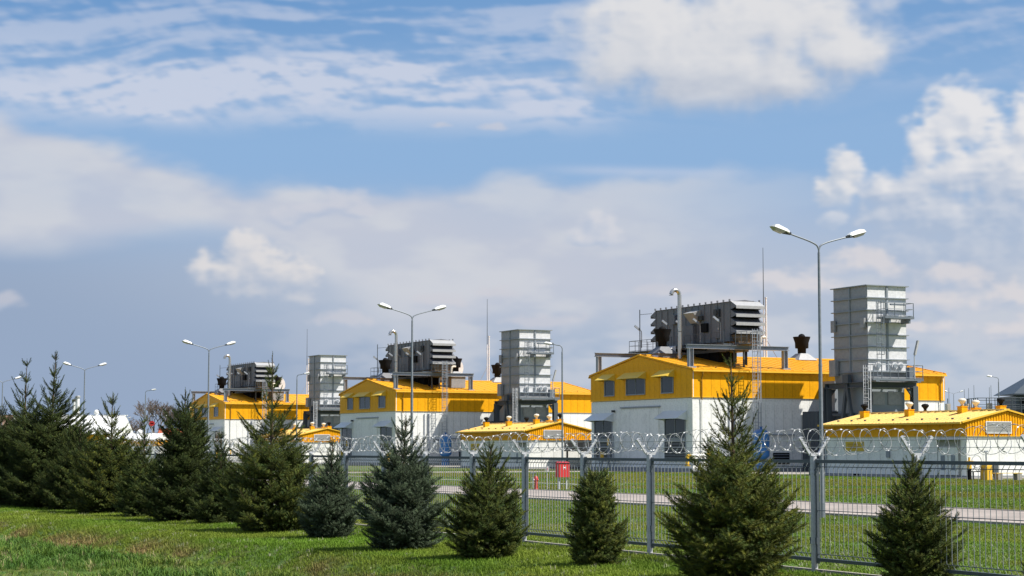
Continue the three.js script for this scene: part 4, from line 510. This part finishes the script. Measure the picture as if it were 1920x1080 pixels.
function bellVent(label, bm) {
  const o = thing('bell_vent', label, 'roof fan', 'black bell-shaped roof fans');
  part('base', [bx(-1.0, 1.0, -1.2, 0.25, -1.0, 1.0), hull([[-1.15, 0.25, -1.15], [1.15, 0.25, -1.15], [-1.15, 0.25, 1.15], [1.15, 0.25, 1.15], [-0.45, 0.95, -0.45], [0.45, 0.95, -0.45], [-0.45, 0.95, 0.45], [0.45, 0.95, 0.45]])], bm, o);
  part('funnel', [lathe([[0.0, 0.95], [0.42, 0.95], [0.44, 1.45], [0.68, 1.5], [0.7, 2.05], [0.9, 2.65], [0.86, 2.66], [0.66, 2.1], [0.0, 2.1]], 22)], M.black, o); part('dome_cap', [new THREE.SphereGeometry(0.38, 16, 10).translate(0, 2.6, 0)], M.black, o); return o;
}
function gooseneck(label) { const o = thing('gooseneck_pipe', label, 'vent pipe', 'steel gooseneck vent pipes'), H = 6.0; part('pipe', [rod(V(0, -0.2, 0), V(0, H, 0), 0.2, 14), tube([0, 1, 2, 3, 4, 5, 6].map((i) => { const a = Math.PI * i / 6 * 0.97; return V(-0.46 + 0.46 * Math.cos(a), H + 0.46 * Math.sin(a), 0); }), 0.2, 20, 12), cyl(0.22, 0.22, 0.05, -0.92, H - 0.08, 0, 12)], M.stainless, o); part('flange', [cyl(0.28, 0.28, 0.08, 0, 0.0, 0, 14), cyl(0.2, 0.2, 0.06, 0, 2.4, 0, 14)], M.stainless, o); return o; }
function mast(label) { const o = thing('lightning_mast', label, 'lightning mast', 'lightning masts on the hall roofs'); part('mast_tube', [rod(V(-0.16, -0.6, 0), V(-0.16, 5.0, 0), 0.06, 8), rod(V(0.12, -0.6, 0), V(0.12, 6.1, 0), 0.1, 8), cyl(0.13, 0.13, 0.12, 0.12, 6.05, 0, 8)], M.towerL, o); part('rod', [rod(V(-0.16, 5.0, 0), V(-0.16, 11.2, 0), 0.05, 6, 0.025)], M.frame, o); part('stay', [beam(V(-0.16, 1.9, 0), V(-1.6, -0.4, 0.3), 0.05), beam(V(0.12, 1.9, 0), V(1.5, -0.4, 0.3), 0.05), box(0.7, 0.06, 0.06, 0, 2.0, 0), box(0.6, 0.06, 0.06, 0, 4.4, 0)], M.steel, o); return o; }
function gantry(label, L = 10.8) { const o = thing('roof_gantry', label, 'steel gantry', 'steel beam gantries on the hall eaves'); part('beam', [hbeam(V(-0.3, 1.98, 0), V(L + 0.3, 1.98, 0), 0.4)], M.steel, o); for (const x of [0.15, L - 0.15]) part('post', [hbeam(V(x, -0.3, 0), V(x, 1.775, 0), 0.45, V(1, 0, 0)), bx(x - 0.4, x + 0.4, -0.1, 0.12, -0.4, 0.4)], M.steel, o); return o; }
function roofLadder(label) { const o = thing('access_ladder', label, 'access ladder', 'caged ladders up the sunlit hall sides'); part('ladder', ladder(0, 0, 0.1, 13.4, 0.6, 'x', 0.75, 1, 2.6), M.steel, o); part('stay', [bx(-0.33, -0.27, 3, 3.06, -0.9, -0.02), bx(0.27, 0.33, 3, 3.06, -0.9, -0.02), bx(-0.33, -0.27, 6.5, 6.56, -0.75, -0.02), bx(0.27, 0.33, 6.5, 6.56, -0.75, -0.02)], M.zinc, o); part('landing', [bx(-0.9, 0.9, 12.0, 12.1, -3.2, -0.06), ...railing([V(-0.85, 12.1, -0.1), V(-0.85, 12.1, -3.1)], 1.1, 1.0), ...railing([V(0.85, 12.1, -0.1), V(0.85, 12.1, -3.1)], 1.1, 1.0), bx(-0.6, -0.45, 9.5, 12, -2.9, -2.75), bx(0.45, 0.6, 9.5, 12, -2.9, -2.75)], M.frame, o); part('bracket', [bx(-1.3, -0.4, 3.2, 3.35, -0.4, -0.1), bx(-1.3, -1.1, 3.0, 3.5, -0.45, -0.05), bx(0.35, 0.6, 3.2, 3.35, -0.4, 0.2)], M.frame, o); return o; }
function tank(label) { const o = thing('blue_tank', label, 'tank', 'blue upright tanks beside the halls'), b = part('vessel', [lathe([[0, 1.15], [0.45, 1.2], [0.72, 1.45], [0.78, 1.6], [0.78, 3.5], [0.7, 3.75], [0.45, 3.95], [0, 4.02]], 24)], M.blue, o); part('nozzle', [cyl(0.12, 0.12, 0.2, 0, 4.0, 0, 10), cyl(0.2, 0.2, 0.05, 0, 4.18, 0, 10)], M.blue, b); part('skirt', [lathe([[0.5, 0], [0.52, 1.2], [0.46, 1.2], [0.44, 0]], 18)], M.blue, o); return o; }
function gasPipe(label) { const o = thing('gas_pipe', label, 'gas pipe', 'pale gas pipes with yellow fittings'); part('pipe', [rod(V(0, 1.55, 0), V(3.4, 1.55, 0), 0.16, 12), rod(V(0.9, 0, 0), V(0.9, 1.5, 0), 0.08, 8), rod(V(2.8, 0, 0), V(2.8, 1.5, 0), 0.08, 8)], M.lampW, o); part('fitting', [tube([V(0, 1.55, 0), V(-0.25, 1.5, 0), V(-0.3, 1.25, 0), V(-0.3, 0.6, 0)], 0.17, 14, 10), cyl(0.26, 0.26, 0.1, -0.3, 0.6, 0, 14), cyl(0.3, 0.3, 0.12, 0, 0, 0, 14).rotateZ(Math.PI / 2).translate(2.0, 1.55, 0), cyl(0.1, 0.1, 0.5, 1.9, 1.6, 0, 10), cyl(0.25, 0.25, 0.06, 1.9, 2.1, 0, 12)], M.capY, o); return o; }
function valveRack(label) { const o = thing('valve_rack', label, 'valve rack', 'grey pipe racks at the hall gables'), g = []; for (const x of [0, 1.6]) for (const z of [0, 0.8]) g.push(bx(x - 0.04, x + 0.04, 0, 3.4, z - 0.04, z + 0.04)); for (const y of [1.2, 2.4, 3.36]) g.push(bx(-0.04, 1.64, y, y + 0.07, -0.05, -0.041 + 0.09), bx(-0.04, 1.64, y, y + 0.07, 0.76, 0.85)); part('rack', g, M.steel, o); part('valve', [cyl(0.18, 0.18, 0.5, 0.5, 1.3, 0.4, 12), cyl(0.28, 0.28, 0.06, 0.5, 1.8, 0.4, 14), cyl(0.12, 0.12, 0.7, 1.2, 2.5, 0.4, 10)], M.capY, o); part('pipe', [rod(V(0.5, 0, 0.4), V(0.5, 1.3, 0.4), 0.09, 10), rod(V(1.2, 0, 0.4), V(1.2, 2.5, 0.4), 0.09, 10), rod(V(0.5, 1.0, 0.4), V(2.6, 1.0, 0.4), 0.08, 10)], M.steel, o); return o; }
function skylight(label) { const o = thing('sheet_hood', label, 'roof hood', 'grey sheet metal hoods on the gable roofs'); part('hood', [hull([[-1.2, -0.3, -0.9], [1.1, -0.3, -0.9], [-1.2, -0.3, 0.9], [1.1, -0.3, 0.9], [-1.0, 0.5, -0.9], [1.2, 1.35, -0.8], [-1.0, 0.3, 0.9], [1.3, 1.35, 0.5]])], M.towerL, o); return o; }
function ductHouse(label) { const o = thing('duct_enclosure', label, 'duct housing', 'dark duct housings between towers and halls'); part('wall', [bx(0, 2.3, 0, 5.7, 0.15, 2.75)], M.frame, o); for (let i = 0; i < 4; i++) part('panel', [bx(-0.04, -0.002, 0.1, 5.6, 0.2 + i * 0.64, 0.8 + i * 0.64)], M.frame, o); part('exhaust_duct', [bx(2.301, 6.2, 2.6, 8.6, 0.15, 2.2)], M.rib, o); return o; }

const K = [['nearest and largest', 'nearest'], ['middle', 'middle'], ['farthest', 'farthest']];
const halls = [];
for (let k = 0; k < 3; k++) {
  const dz = -PERIOD * k, where = ['the nearest hall', 'the middle hall', 'the farthest hall'][k];
  const mk = (f, label, ...a) => (k ? dup(mk.proto[f.name], label) : (mk.proto[f.name] = f(label, ...a)));
  mk.proto = halls;
  put(mk(makeHall, ['nearest yellow-over-white gabled hall behind the big spruce and tall lamp', 'middle yellow-over-white gabled hall behind the blue-green spruce', 'farthest yellow-over-white gabled hall partly hidden by the tall open spruce'][k]), 0, 0, dz);
  put(mk(makeFilter, `dark grey louvred filter house standing on the roof of ${where}`), 5.6, 11.5, -2.2 + dz);
  put(mk(makeTower, `pale grey ribbed exhaust tower with caged ladder beside ${where}`), 12.6, 0, 10.0 + dz);
  put(mk(makeAnnex, ['nearest low annex with pale yellow roof, behind the fence at the right', 'low yellow-gabled annex left of the nearest hall, behind the fence', 'low yellow annex half hidden between tall spruce and middle hall'][k]), -1.1, 0, 40.7 + dz);
  put(mk(gooseneck, `steel hook-topped vent pipe before the filter house on ${where}`), 3.0, 11.1, -7.3 + dz);
  put(mk(skylight, `sloping grey metal hood on the gable roof edge of ${where}`), 2.3, 10.9, -9.6 + dz);
  put(mk(mast, `thin lightning mast with double tube on the ridge of ${where}`), 14.6 + (k ? 3 : 0), 11.3, -10 + dz);
  put(mk(gantry, `steel beam gantry over the sunlit eave of ${where}`), 0.2, 9.75, -0.9 + dz);
  const g2 = dup(halls.gantry, `steel beam gantry over the rear eave of ${where}`); put(g2, 0.2, 9.75, -19 + dz);
  put(mk(roofLadder, `tall caged ladder up the sunlit side of ${where}`), 6.3, 0, 1.0 + dz);
  put(mk(tank, `blue upright tank at the sunlit foot of ${where}`), 5.8, 0, 2.6 + dz);
  put(mk(gasPipe, `white pipe with yellow fittings at the gable corner of ${where}`), -1.6, 0, 2.2 + dz);
  put(mk(valveRack, `grey pipe rack with yellow valves before the gable of ${where}`), -2.4, 0, -14.6 + dz);
  put(mk(ductHouse, `dark grey duct housing linking tower and wall of ${where}`), 12.1, 0, dz);
  const bells = [[2.4, 11.2, -9.6, 'black bell fan tucked beside the hook-topped pipe on'], [19, 10.9, -10, 'black bell fan on a metal cone along the ridge of']]; if (k) bells.push([9.8, 11.3, -3.4, 'black bell fan right of the filter house on']);
  for (const [x, y, z, l] of bells) { const key = 'bell' + x, b = halls[key] ? dup(halls[key], `${l} ${where}`) : (halls[key] = bellVent(`${l} ${where}`, x < 5 ? M.filter : M.tower)); put(b, x, y, z + dz); }
  const spots = [[2.0, -15.2, 1, 'leftmost black'], [5.6, -12.0, 1, 'black rear'], [2.2, -9.6, 0, 'cream front'], [5.0, -5.0, 0, 'low cream rear'], [2.9, -4.0, 0, 'cream near-gable'], [4.6, -1.6, 1, 'rightmost black']];
  for (const [x, z, dk, l] of spots) { const key = dk ? 'rvD' : 'rvC', lab = `${l} mushroom vent on a yellow curb on the annex of ${where}`; const v = halls[key] ? dup(halls[key], lab) : (halls[key] = roofVent(dk ? M.black : M.cream, lab)); v.scale.setScalar(0.88); put(v, x - 1.1, 4.2 + 0.82 * (1 - Math.abs(x - 3.75) / 3.75), 40.7 + z + dz); }
  if (k) { const lab = ['', 'ribbed grey box behind the filter house of the middle hall', 'ribbed grey box behind the filter house of the farthest hall'][k]; const c = halls.cool ?? null; if (!c) { const o = halls.cool = thing('ribbed_cooler', lab, 'air cooler', 'ribbed grey coolers on the halls'); part('drum', [cyl(1.3, 1.3, 3.4, 0, 0, 0, 24).rotateX(Math.PI / 2).translate(0, 1.9, -1.7), bx(-1.3, 1.3, -0.6, 1.9, -3.4, 0)], M.towerL, o); for (let i = 0; i < 4; i++) part('band', [bx(-1.36, 1.36, 0.2 + i * 0.75, 0.28 + i * 0.75, -3.45, 0.06)], M.rib, o); put(o, 11.4, 11.0, -9 + dz); } else put(dup(c, lab), 11.4, 11.0, -9 + dz); }
}
// single-arm lamps beside the annexes
{
  const a = singleLamp(10.2, 0.75, 'single-arm lamp post right of the middle exhaust tower', 'single-arm lamp posts'); let [p, h] = lampAt(1054, 648, 150); a.position.copy(p); a.position.y = h - 10.2; a.rotation.y = Math.PI;
  const more = [[557, 703, 215, 'single-arm lamp post left of the farthest exhaust tower', Math.PI], [273, 733, 260, 'single-arm lamp post rising before the bare trees', Math.PI], [1872, 708, 235, 'single-arm lamp post at the far right beside the cooler', 0]];
  for (const [px, top, z, lab, turn] of more) { const o = dup(a, lab); [p, h] = lampAt(px, top, z); o.position.copy(p); o.position.y = h - 10.2; o.rotation.y = turn; }
}

// ---------------------------------------------------------------- small things on the lawn
{
  let o = thing('hydrant', 'small red fire hydrant on the lawn left of the red box', 'fire hydrant'); part('barrel', [lathe([[0, 0], [0.16, 0], [0.16, 0.06], [0.1, 0.08], [0.1, 0.62], [0.14, 0.64], [0.14, 0.72], [0.11, 0.86], [0.04, 0.92], [0, 0.93]], 14), cyl(0.06, 0.06, 0.34, 0, 0, 0, 10).rotateZ(Math.PI / 2).translate(0.17, 0.66, 0)], M.red, o); part('nozzle_cap', [cyl(0.085, 0.085, 0.07, 0, 0, 0, 10).rotateZ(Math.PI / 2).translate(-0.17, 0.66, 0), cyl(0.05, 0.05, 0.06, 0, 0.92, 0, 8)], M.zinc, o);
  let p = at(1005, 911, 103); p.y = 0; o.position.copy(p); o.rotation.y = 0.5; o.scale.setScalar(0.8);
  o = thing('hose_cabinet', 'red hose cabinet with a white H on two posts behind the fence', 'hose cabinet'); p = at(1055, 916, 103); p.y = 0; o.position.copy(p); o.rotation.y = PHI + 0.15;
  part('cabinet', [bx(-0.36, 0.36, 0.72, 1.5, -0.18, 0.18), hull([[-0.4, 1.5, -0.22], [0.4, 1.5, -0.22], [-0.4, 1.5, 0.22], [0.4, 1.5, 0.22], [-0.4, 1.58, -0.1], [0.4, 1.58, -0.1]])], M.red, o); for (const x of [-0.26, 0.26]) part('post', [bx(x - 0.035, x + 0.035, 0, 0.718, -0.035, 0.035)], M.zinc, o);
  part('letter', [bx(-0.11, -0.06, 1.14, 1.36, 0.181, 0.19), bx(0.06, 0.11, 1.14, 1.36, 0.181, 0.19), bx(-0.059, 0.059, 1.225, 1.27, 0.181, 0.19)], M.plain, o); o.scale.setScalar(0.95);
  o = thing('marker_post', 'thin pale marker post with small plate left of the red cabinet', 'marker post'); p = at(1026, 918, 104); p.y = 0; o.position.copy(p); part('post', [rod(V(0, 0, 0), V(0, 0.95, 0), 0.025)], M.zinc, o); part('plate', [box(0.16, 0.3, 0.02, 0, 1.1, 0.03)], M.plain, o); part('mark', [box(0.04, 0.14, 0.01, 0, 1.1, 0.046)], M.red, o);
  o = thing('marker_post', 'low marker post with a flat top near the red hydrant', 'marker post'); p = at(999, 909, 106); p.y = 0; o.position.copy(p); part('post', [rod(V(0, 0, 0), V(0, 0.85, 0), 0.025)], M.zinc, o); part('plate', [box(0.3, 0.05, 0.14, 0, 0.87, 0)], M.steel, o);
  // at the nearest annex
  o = thing('yellow_bollard', 'round-topped yellow guard panel beside the annex gable', 'bollard'); p = at(1850, 905, 134); o.position.set(p.x, 0, p.z); o.rotation.y = PHI; part('panel', [bx(-0.22, 0.22, 0, 0.95, -0.35, 0.35), cyl(0.35, 0.35, 0.44, 0, 0, 0, 20).rotateZ(Math.PI / 2).translate(0.22, 0.95, 0)], M.capY, o); part('pipe', [rod(V(0, 1.2, 0), V(0, 2.0, 0), 0.05), box(0.3, 0.1, 0.1, 0, 2.0, 0)], M.steel, o);
  o = thing('fire_monitor', 'yellow and black valve post with hose hoops at the annex corner', 'valve post'); p = at(1818, 906, 134); o.position.set(p.x, 0, p.z); o.rotation.y = PHI; part('post', [cyl(0.15, 0.15, 0.75, 0, 0, 0, 12)], M.black, o); part('valve', [cyl(0.17, 0.17, 0.6, 0, 0.75, 0, 12), bx(-0.3, 0.3, 1.2, 1.35, -0.12, 0.12), cyl(0.08, 0.08, 0.25, 0, 1.35, 0, 10)], M.capY, o); part('hoop', [new THREE.TorusGeometry(0.42, 0.025, 6, 22).translate(0.65, 1.3, 0), new THREE.TorusGeometry(0.32, 0.025, 6, 20).translate(0.7, 0.95, 0.1)], M.wire, o); part('stand', [box(0.9, 0.06, 0.3, 0.65, 0.6, 0), box(0.06, 0.6, 0.06, 0.35, 0.3, 0), box(0.06, 0.6, 0.06, 1.0, 0.3, 0)], M.black, o);
  o = thing('bench', 'long low yellow bench by the annex gable', 'bench'); p = at(1890, 903, 135); o.position.set(p.x, 0, p.z); o.rotation.y = PHI; for (let i = 0; i < 3; i++) part('slat', [bx(-1.15, 1.15, 0.46, 0.51, -0.25 + i * 0.18, -0.1 + i * 0.18)], M.roofP, o); for (const x of [-0.85, 0.85]) part('leg', [bx(x - 0.2, x + 0.2, 0, 0.455, -0.22, 0.24)], M.concrete, o);
  o = thing('meter_box', 'small dark box on posts between bollard and bench', 'meter box'); p = at(1866, 903, 135.5); o.position.set(p.x, 0, p.z); o.rotation.y = PHI; part('box', [bx(-0.22, 0.22, 0.4, 1.1, -0.15, 0.15)], M.frame, o); part('post', [bx(-0.18, -0.1, 0, 0.399, -0.04, 0.04), bx(0.1, 0.18, 0, 0.399, -0.04, 0.04)], M.steel, o);
  // dark canopy shelter in front of the middle annex
  o = thing('canopy_shelter', 'dark flat canopy with cross-braced posts left of the nearest hall', 'shelter'); put(o, 2.6, 0, 44 - PERIOD); part('roof', [bx(0, 13.5, 1.9, 3.0, -2.2, 2.2), bx(-0.1, 13.6, 3.0, 3.1, -2.3, 2.3)], M.dark, o); for (let i = 0; i < 5; i++) for (const z of [-2, 2]) part('post', [bx(0.2 + i * 3.25, 0.35 + i * 3.25, 0, 1.898, z - 0.07, z + 0.07)], M.dark, o); for (let i = 0; i < 4; i++) part('brace', [beam(V(0.35 + i * 3.25, 1.0, 2), V(3.4 + i * 3.25, 1.85, 2), 0.1), beam(V(0.35 + i * 3.25, 1.85, 2.05), V(3.4 + i * 3.25, 1.0, 2.05), 0.1)], M.dark, o);
  const bn = thing('waste_bin', 'leftmost dark bin under the canopy behind the fence', 'bin', 'dark bins under the canopy'); part('body', [hull([[-0.5, 0.1, -0.4], [0.5, 0.1, -0.4], [-0.5, 0.1, 0.4], [0.5, 0.1, 0.4], [-0.6, 1.1, -0.5], [0.6, 1.1, -0.5], [-0.6, 1.1, 0.5], [0.6, 1.1, 0.5]])], M.frame, bn); part('lid', [bx(-0.63, 0.63, 1.1, 1.18, -0.53, 0.53)], M.dark, bn); put(bn, 3.2, 0, 46.6 - PERIOD); for (const [x, l] of [[6.6, 'dark bin under the canopy left of the red cabinet'], [10.2, 'dark bin under the canopy right of the red cabinet'], [13.4, 'rightmost dark bin under the canopy by the nearest hall']]) put(dup(bn, l), x, 0, 46.6 - PERIOD);
}

// ---------------------------------------------------------------- far things
function gableBlock(name, label, cat, w, d, ev, rd, wallM, roofM, band, group) {     // ridge along x, origin at the front left corner, z 0 .. -d
  const o = thing(name, label, cat, group); part('wall', [prism([[0, 0], [d, 0], [d, ev], [d / 2, rd - 0.15], [0, ev]], w).rotateY(Math.PI / 2)], wallM, o); if (band) part('band', [bx(-0.08, w + 0.08, ev - band, ev - 0.15, -d - 0.08, 0.08)], M.yellow, o);
  const sl = Math.atan2(rd - ev, d / 2), S = (d / 2 + 0.5) / Math.cos(sl), r = part('roof', [bx(-0.3, w + 0.3, rd - 0.02, rd + 0.12, -d / 2 - 0.3, -d / 2 + 0.3)], roofM, o), n = Math.max(3, Math.round(w / 1.6)), sh = join([box(w / n - 0.02, 0.1, S, 0, 0, S / 2), box(0.1, 0.12, S, w / n / 2 - 0.06, 0.1, S / 2)]);
  for (let i = 0; i < n; i++) for (const e of [0, 1]) { const a = part('roof_sheet', sh, roofM, r); a.position.set((i + 0.5) * w / n, rd, -d / 2); a.rotation.order = 'YXZ'; a.rotation.set(sl, e ? Math.PI : 0, 0); }
  return o;
}
{
  const ground = (px, z) => { const p = at(px, 841, z); p.y = 0; return p; }, spot = (o, px, z, turn = 0) => { o.position.copy(ground(px, z)); o.rotation.y = PHI + turn; return o; };
  let o = gableBlock('white_roof_hall', 'white-roofed hall seen above the left spruces', 'industrial hall', 14.5, 15, 5.0, 8.3, M.white, M.roofW, 2.0); spot(o, 70, 350, -PHI); part('roof_unit', [cyl(0.35, 0.35, 0.8, 9, 8.2, -7.5, 12), new THREE.SphereGeometry(0.5, 12, 8).translate(9, 8.9, -7.5)], M.lampW, o); part('window', [bx(3, 8, 1.5, 2.8, 0.1, 0.16), bx(9, 13, 1.5, 2.8, 0.1, 0.16)], M.glass, o);
  o = gableBlock('white_roof_shed', 'long low shed with a white roof left of the red roof', 'shed', 8.2, 9, 3.7, 4.5, M.white, M.roofW, 1.1); spot(o, 197, 300, -PHI); part('roof_unit', [new THREE.SphereGeometry(0.5, 12, 8).translate(4.5, 4.7, -4.5), cyl(0.3, 0.3, 0.6, 4.5, 4.3, -4.5, 10)], M.lampW, o); part('door', [bx(4, 6, 0, 2.3, 0.1, 0.16)], M.grey, o);
  o = gableBlock('brick_house', 'small building with an orange-red roof between the spruces', 'building', 6.5, 7, 3.3, 5.5, M.grey, M.roofRed, 0); spot(o, 291, 330, -PHI); part('window', [bx(2, 3.4, 1.2, 2.6, 0.01, 0.07), bx(4.2, 5.6, 1.2, 2.6, 0.01, 0.07)], M.glass, o);
  o = gableBlock('brown_roof_house', 'building with a brown roof at the left picture edge', 'building', 22, 14, 6.0, 9.2, M.grey, M.brown, 0); spot(o, -190, 400, -PHI); part('window', [bx(12, 14, 2.5, 4, 0.01, 0.08), bx(17, 19, 2.5, 4, 0.01, 0.08)], M.glass, o);
  // chimneys and flue pair behind the white roof
  for (const [px, top, lab] of [[139.5, 748, 'thinner of two pale flues behind the white roof'], [146, 742, 'thicker of two pale flues behind the white roof']]) { const q = thing('flue_pipe', lab, 'flue', 'pale flues behind the white roof'); const p = at(px, top, 380); q.position.set(p.x, 0, p.z); part('shaft', [cyl(0.42, 0.36, p.y, 0, 0, 0, 12)], M.lampW, q); part('collar', [cyl(0.5, 0.5, 0.3, 0, p.y - 0.4, 0, 12), cyl(0.46, 0.46, 0.2, 0, p.y * 0.72, 0, 12)], M.grey, q); }
  { const q = thing('round_sign', 'round red and white sign on a pole by the red roof', 'sign'), p = at(285, 794, 300); q.position.set(p.x, 0, p.z); part('pole', [rod(V(0, 0, 0), V(0, p.y - 0.7, 0), 0.07), rod(V(-1, 0, 0), V(-1, p.y - 0.9, 0), 0.05)], M.zinc, q); part('disc', [cyl(0.42, 0.42, 0.1, 0, 0, 0, 20).rotateX(Math.PI / 2).translate(0, p.y, 0)], M.red, q); part('bar', [box(0.5, 0.14, 0.04, 0, p.y, 0.08)], M.plain, q); }
  for (const [px, top, z, lab] of [[300, 782, 420, 'distant double-arm lamp above the red roof'], [230, 786, 400, 'distant double-arm lamp left of the bare tree'], [1788, 737, 330, 'distant double-arm lamp behind the annex vents']]) { const [p, h] = lampAt(px, top, z); const l = doubleLamp(h, lab); l.userData.group = 'distant double-arm lamps'; l.position.copy(p); l.rotation.y = px > 1000 ? 0.2 : 0; }
  // bare trees
  const bare = (px, foot, top, z, label, seed, spread = 0.5, dens = 1) => {
    const r = rng(seed), q = thing('bare_tree', label, 'bare tree', 'leafless trees beyond the plant'), p = at(px, 841, z); p.y = 0; const H = at(px, top, z).y; q.position.copy(p); const trunk = [], tw = [];
    const grow = (a, d, l, rad, lv) => { const b = a.clone().addScaledVector(d, l); (lv < 2 ? trunk : tw).push(rod(a, b, Math.max(rad, 0.035), lv < 2 ? 6 : 3, Math.max(rad * 0.68, 0.03))); if (lv > 5) return; const n = lv < 1 ? 4 : lv < 4 ? 3 : 2 + (r() < dens * 0.5 ? 1 : 0); for (let i = 0; i < n; i++) { const nd = d.clone().add(V((r() - 0.5) * 2 * spread * 1.5, (r() - 0.25) * 0.7, (r() - 0.5) * 2 * spread * 1.5)).normalize(); grow(a.clone().lerp(b, lv ? 0.55 + 0.45 * r() : 0.75 + 0.25 * r()), nd, l * (0.62 + 0.22 * r()), rad * 0.62, lv + 1); } };
    grow(V(0, 0, 0), V(0.03, 1, 0), H * 0.36, 0.024 * H, 0); part('trunk', trunk, M.twig, q); part('crown', tw, M.twig, q);
  };
  bare(291, 830, 752, 420, 'taller leafless tree behind the single lamp post', 5, 0.55); bare(318, 830, 765, 430, 'leafless tree right of the taller bare one', 9, 0.5); bare(252, 830, 782, 400, 'low leafless tree left of the single lamp post', 12, 0.8); bare(238, 830, 790, 405, 'small leafless tree beside the yellow-green spruce', 14, 0.9); bare(196, 830, 778, 460, 'leafless tree behind the white roof', 17, 0.8); bare(176, 830, 786, 460, 'low leafless tree behind the white roof ridge', 19, 0.9);
  // far wood as one mass
  { const r = rng(55), g = []; for (let i = 0; i < 420; i++) { const a = lerp(-0.42, 0.36, r()), d = 1500 + 500 * r(), w = 9 + 9 * r(), h = 8 + 8 * r() + 5 * fbm(a * 30, 1, 2, 3), s = new THREE.IcosahedronGeometry(1, 1), p = s.attributes.position; for (let k = 0; k < p.count; k++) { const f = 0.72 + 0.5 * noise3(p.getX(k) * 2.3 + i, p.getY(k) * 2.3, p.getZ(k) * 2.3); p.setXYZ(k, p.getX(k) * f, p.getY(k) * f, p.getZ(k) * f); } s.scale(w, h * 0.6, w * 0.6).translate(Math.sin(a) * d, h * 0.45, -Math.cos(a) * d); s.computeVertexNormals(); g.push(s); } const m = part('far_wood', g, mat(L(0.07, 0.065, 0.055), { roughness: 1 }), scene); tag(m, 'dark distant wood along the horizon', 'wood', null, 'stuff'); }
  // right background: gas cooler with pyramid roof, cabinets, lightning rods
  o = thing('gas_cooler', 'steel frame cooler with dark pyramid roof at the right edge', 'gas cooler'); spot(o, 1900, 250, -PHI); { const W = 15, fl = 6.1; part('roof', [hull([[0, 9.3, 1], [W, 9.3, 1], [0, 9.3, -10], [W, 9.3, -10], [4.2, 12.2, -3.6], [W - 4, 12.2, -3.6], [4.2, 12.2, -5.4], [W - 4, 12.2, -5.4], [0, 9.1, 1], [W, 9.1, 1]])], M.slate, o); part('casing', [bx(0.4, W, 6.2, 9.05, -9.6, 0.4)], M.frame, o); for (let i = 0; i < 5; i++) part('panel', [bx(0.9 + i * 2.8, 2.6 + i * 2.8, 7.9, 8.6, 0.401, 0.5), bx(1.3 + i * 2.8, 2.2 + i * 2.8, 6.6, 7.3, 0.401, 0.5)], i % 2 ? M.grey : M.black, o); part('walkway', [bx(-5, W, 5.9, 6.1, 0.5, 2.2), bx(-5, 0.3, 5.9, 6.1, -6, 0.5), ...railing([V(W, 6.1, 2.1), V(-5, 6.1, 2.1), V(-5, 6.1, -6)], 2.6, 1.1, 0.05), ...railing([V(W, 7.2, 2.1), V(-5, 7.2, 2.1)], 1.2, 2.2, 0.04)], M.frame, o); const lg = []; for (let i = 0; i < 5; i++) for (const z of [0.4, -9]) lg.push(bx(-4.6 + i * 4.5, -4.25 + i * 4.5, 0, 5.89, z - 0.18, z + 0.18)); part('leg', lg, M.frame, o); }
  for (const [px, top, w, lab] of [[1777, 757, 7, 'beige cabinet left of the distant lamp'], [1815, 757, 8, 'beige cabinet between two cream vents'], [1855, 756, 7, 'beige cabinet before the steel cooler']]) { const q = thing('equipment_cabinet', lab, 'cabinet', 'beige cabinets behind the annex'), p = at(px, top, 260); q.position.set(p.x, 0, p.z); const hw = w * 260 / 3612 / 2; part('box', [bx(-hw, hw, 0, p.y, -0.6, 0.6)], M.cream, q); part('aerial', [rod(V(0, p.y, 0), V(0, p.y + 0.7, 0), 0.06)], M.frame, q); part('door', [bx(-hw + 0.06, hw - 0.06, p.y - 2.2, p.y - 0.15, 0.601, 0.63)], M.cream, q); }
  let li = 0; for (const [px, top] of [[1779, 727], [1808, 730], [1816, 728], [1826, 722], [1855, 726], [1858, 722], [1895, 724]]) { const q = thing('lightning_rod', ['leftmost thin lightning rod, right beside the end of the nearest hall', 'shorter thin lightning rod left of a close pair behind the annex', 'thin lightning rod in the middle of the left group behind the annex', 'tallest thin lightning rod between the cream vents', 'shorter rod of the pair beside the rightmost cabinet', 'taller rod of the pair beside the rightmost cabinet', 'lightning rod just left of the dark pyramid roof'][li++], 'lightning rod', 'thin lightning rods behind the annex'), p = at(px, top, 300); q.position.set(p.x, 0, p.z); part('rod', [rod(V(0, 0, 0), V(0, p.y, 0), 0.09, 6, 0.04)], M.steel, q); part('base', [cyl(0.3, 0.3, 0.4, 0, 0, 0, 10)], M.concrete, q); }
  o = thing('parked_van', 'pale vehicle roof glimpsed behind the annex vents', 'vehicle'); spot(o, 1795, 235, 0.4); part('body', [hull([[-2.4, 0.4, -0.95], [2.4, 0.4, -0.95], [-2.4, 0.4, 0.95], [2.4, 0.4, 0.95], [-2.4, 1.3, -0.95], [2.4, 1.2, -0.95], [-2.4, 1.3, 0.95], [2.4, 1.2, 0.95], [-2.2, 2.6, -0.8], [1.2, 2.6, -0.8], [-2.2, 2.6, 0.8], [1.2, 2.6, 0.8]])], M.lampW, o); for (const x of [-1.5, 1.5]) for (const z of [-0.9, 0.9]) part('wheel', [cyl(0.36, 0.36, 0.24, 0, 0, 0, 14).rotateX(Math.PI / 2).translate(x, 0.36, z + 0.12)], M.black, o); part('windscreen', [hull([[2.42, 1.25, -0.8], [2.42, 1.25, 0.8], [1.3, 2.5, -0.75], [1.3, 2.5, 0.75], [2.3, 1.25, -0.8], [1.2, 2.5, 0.75]])], M.glass, o);
}
renderer.render(scene, camera);
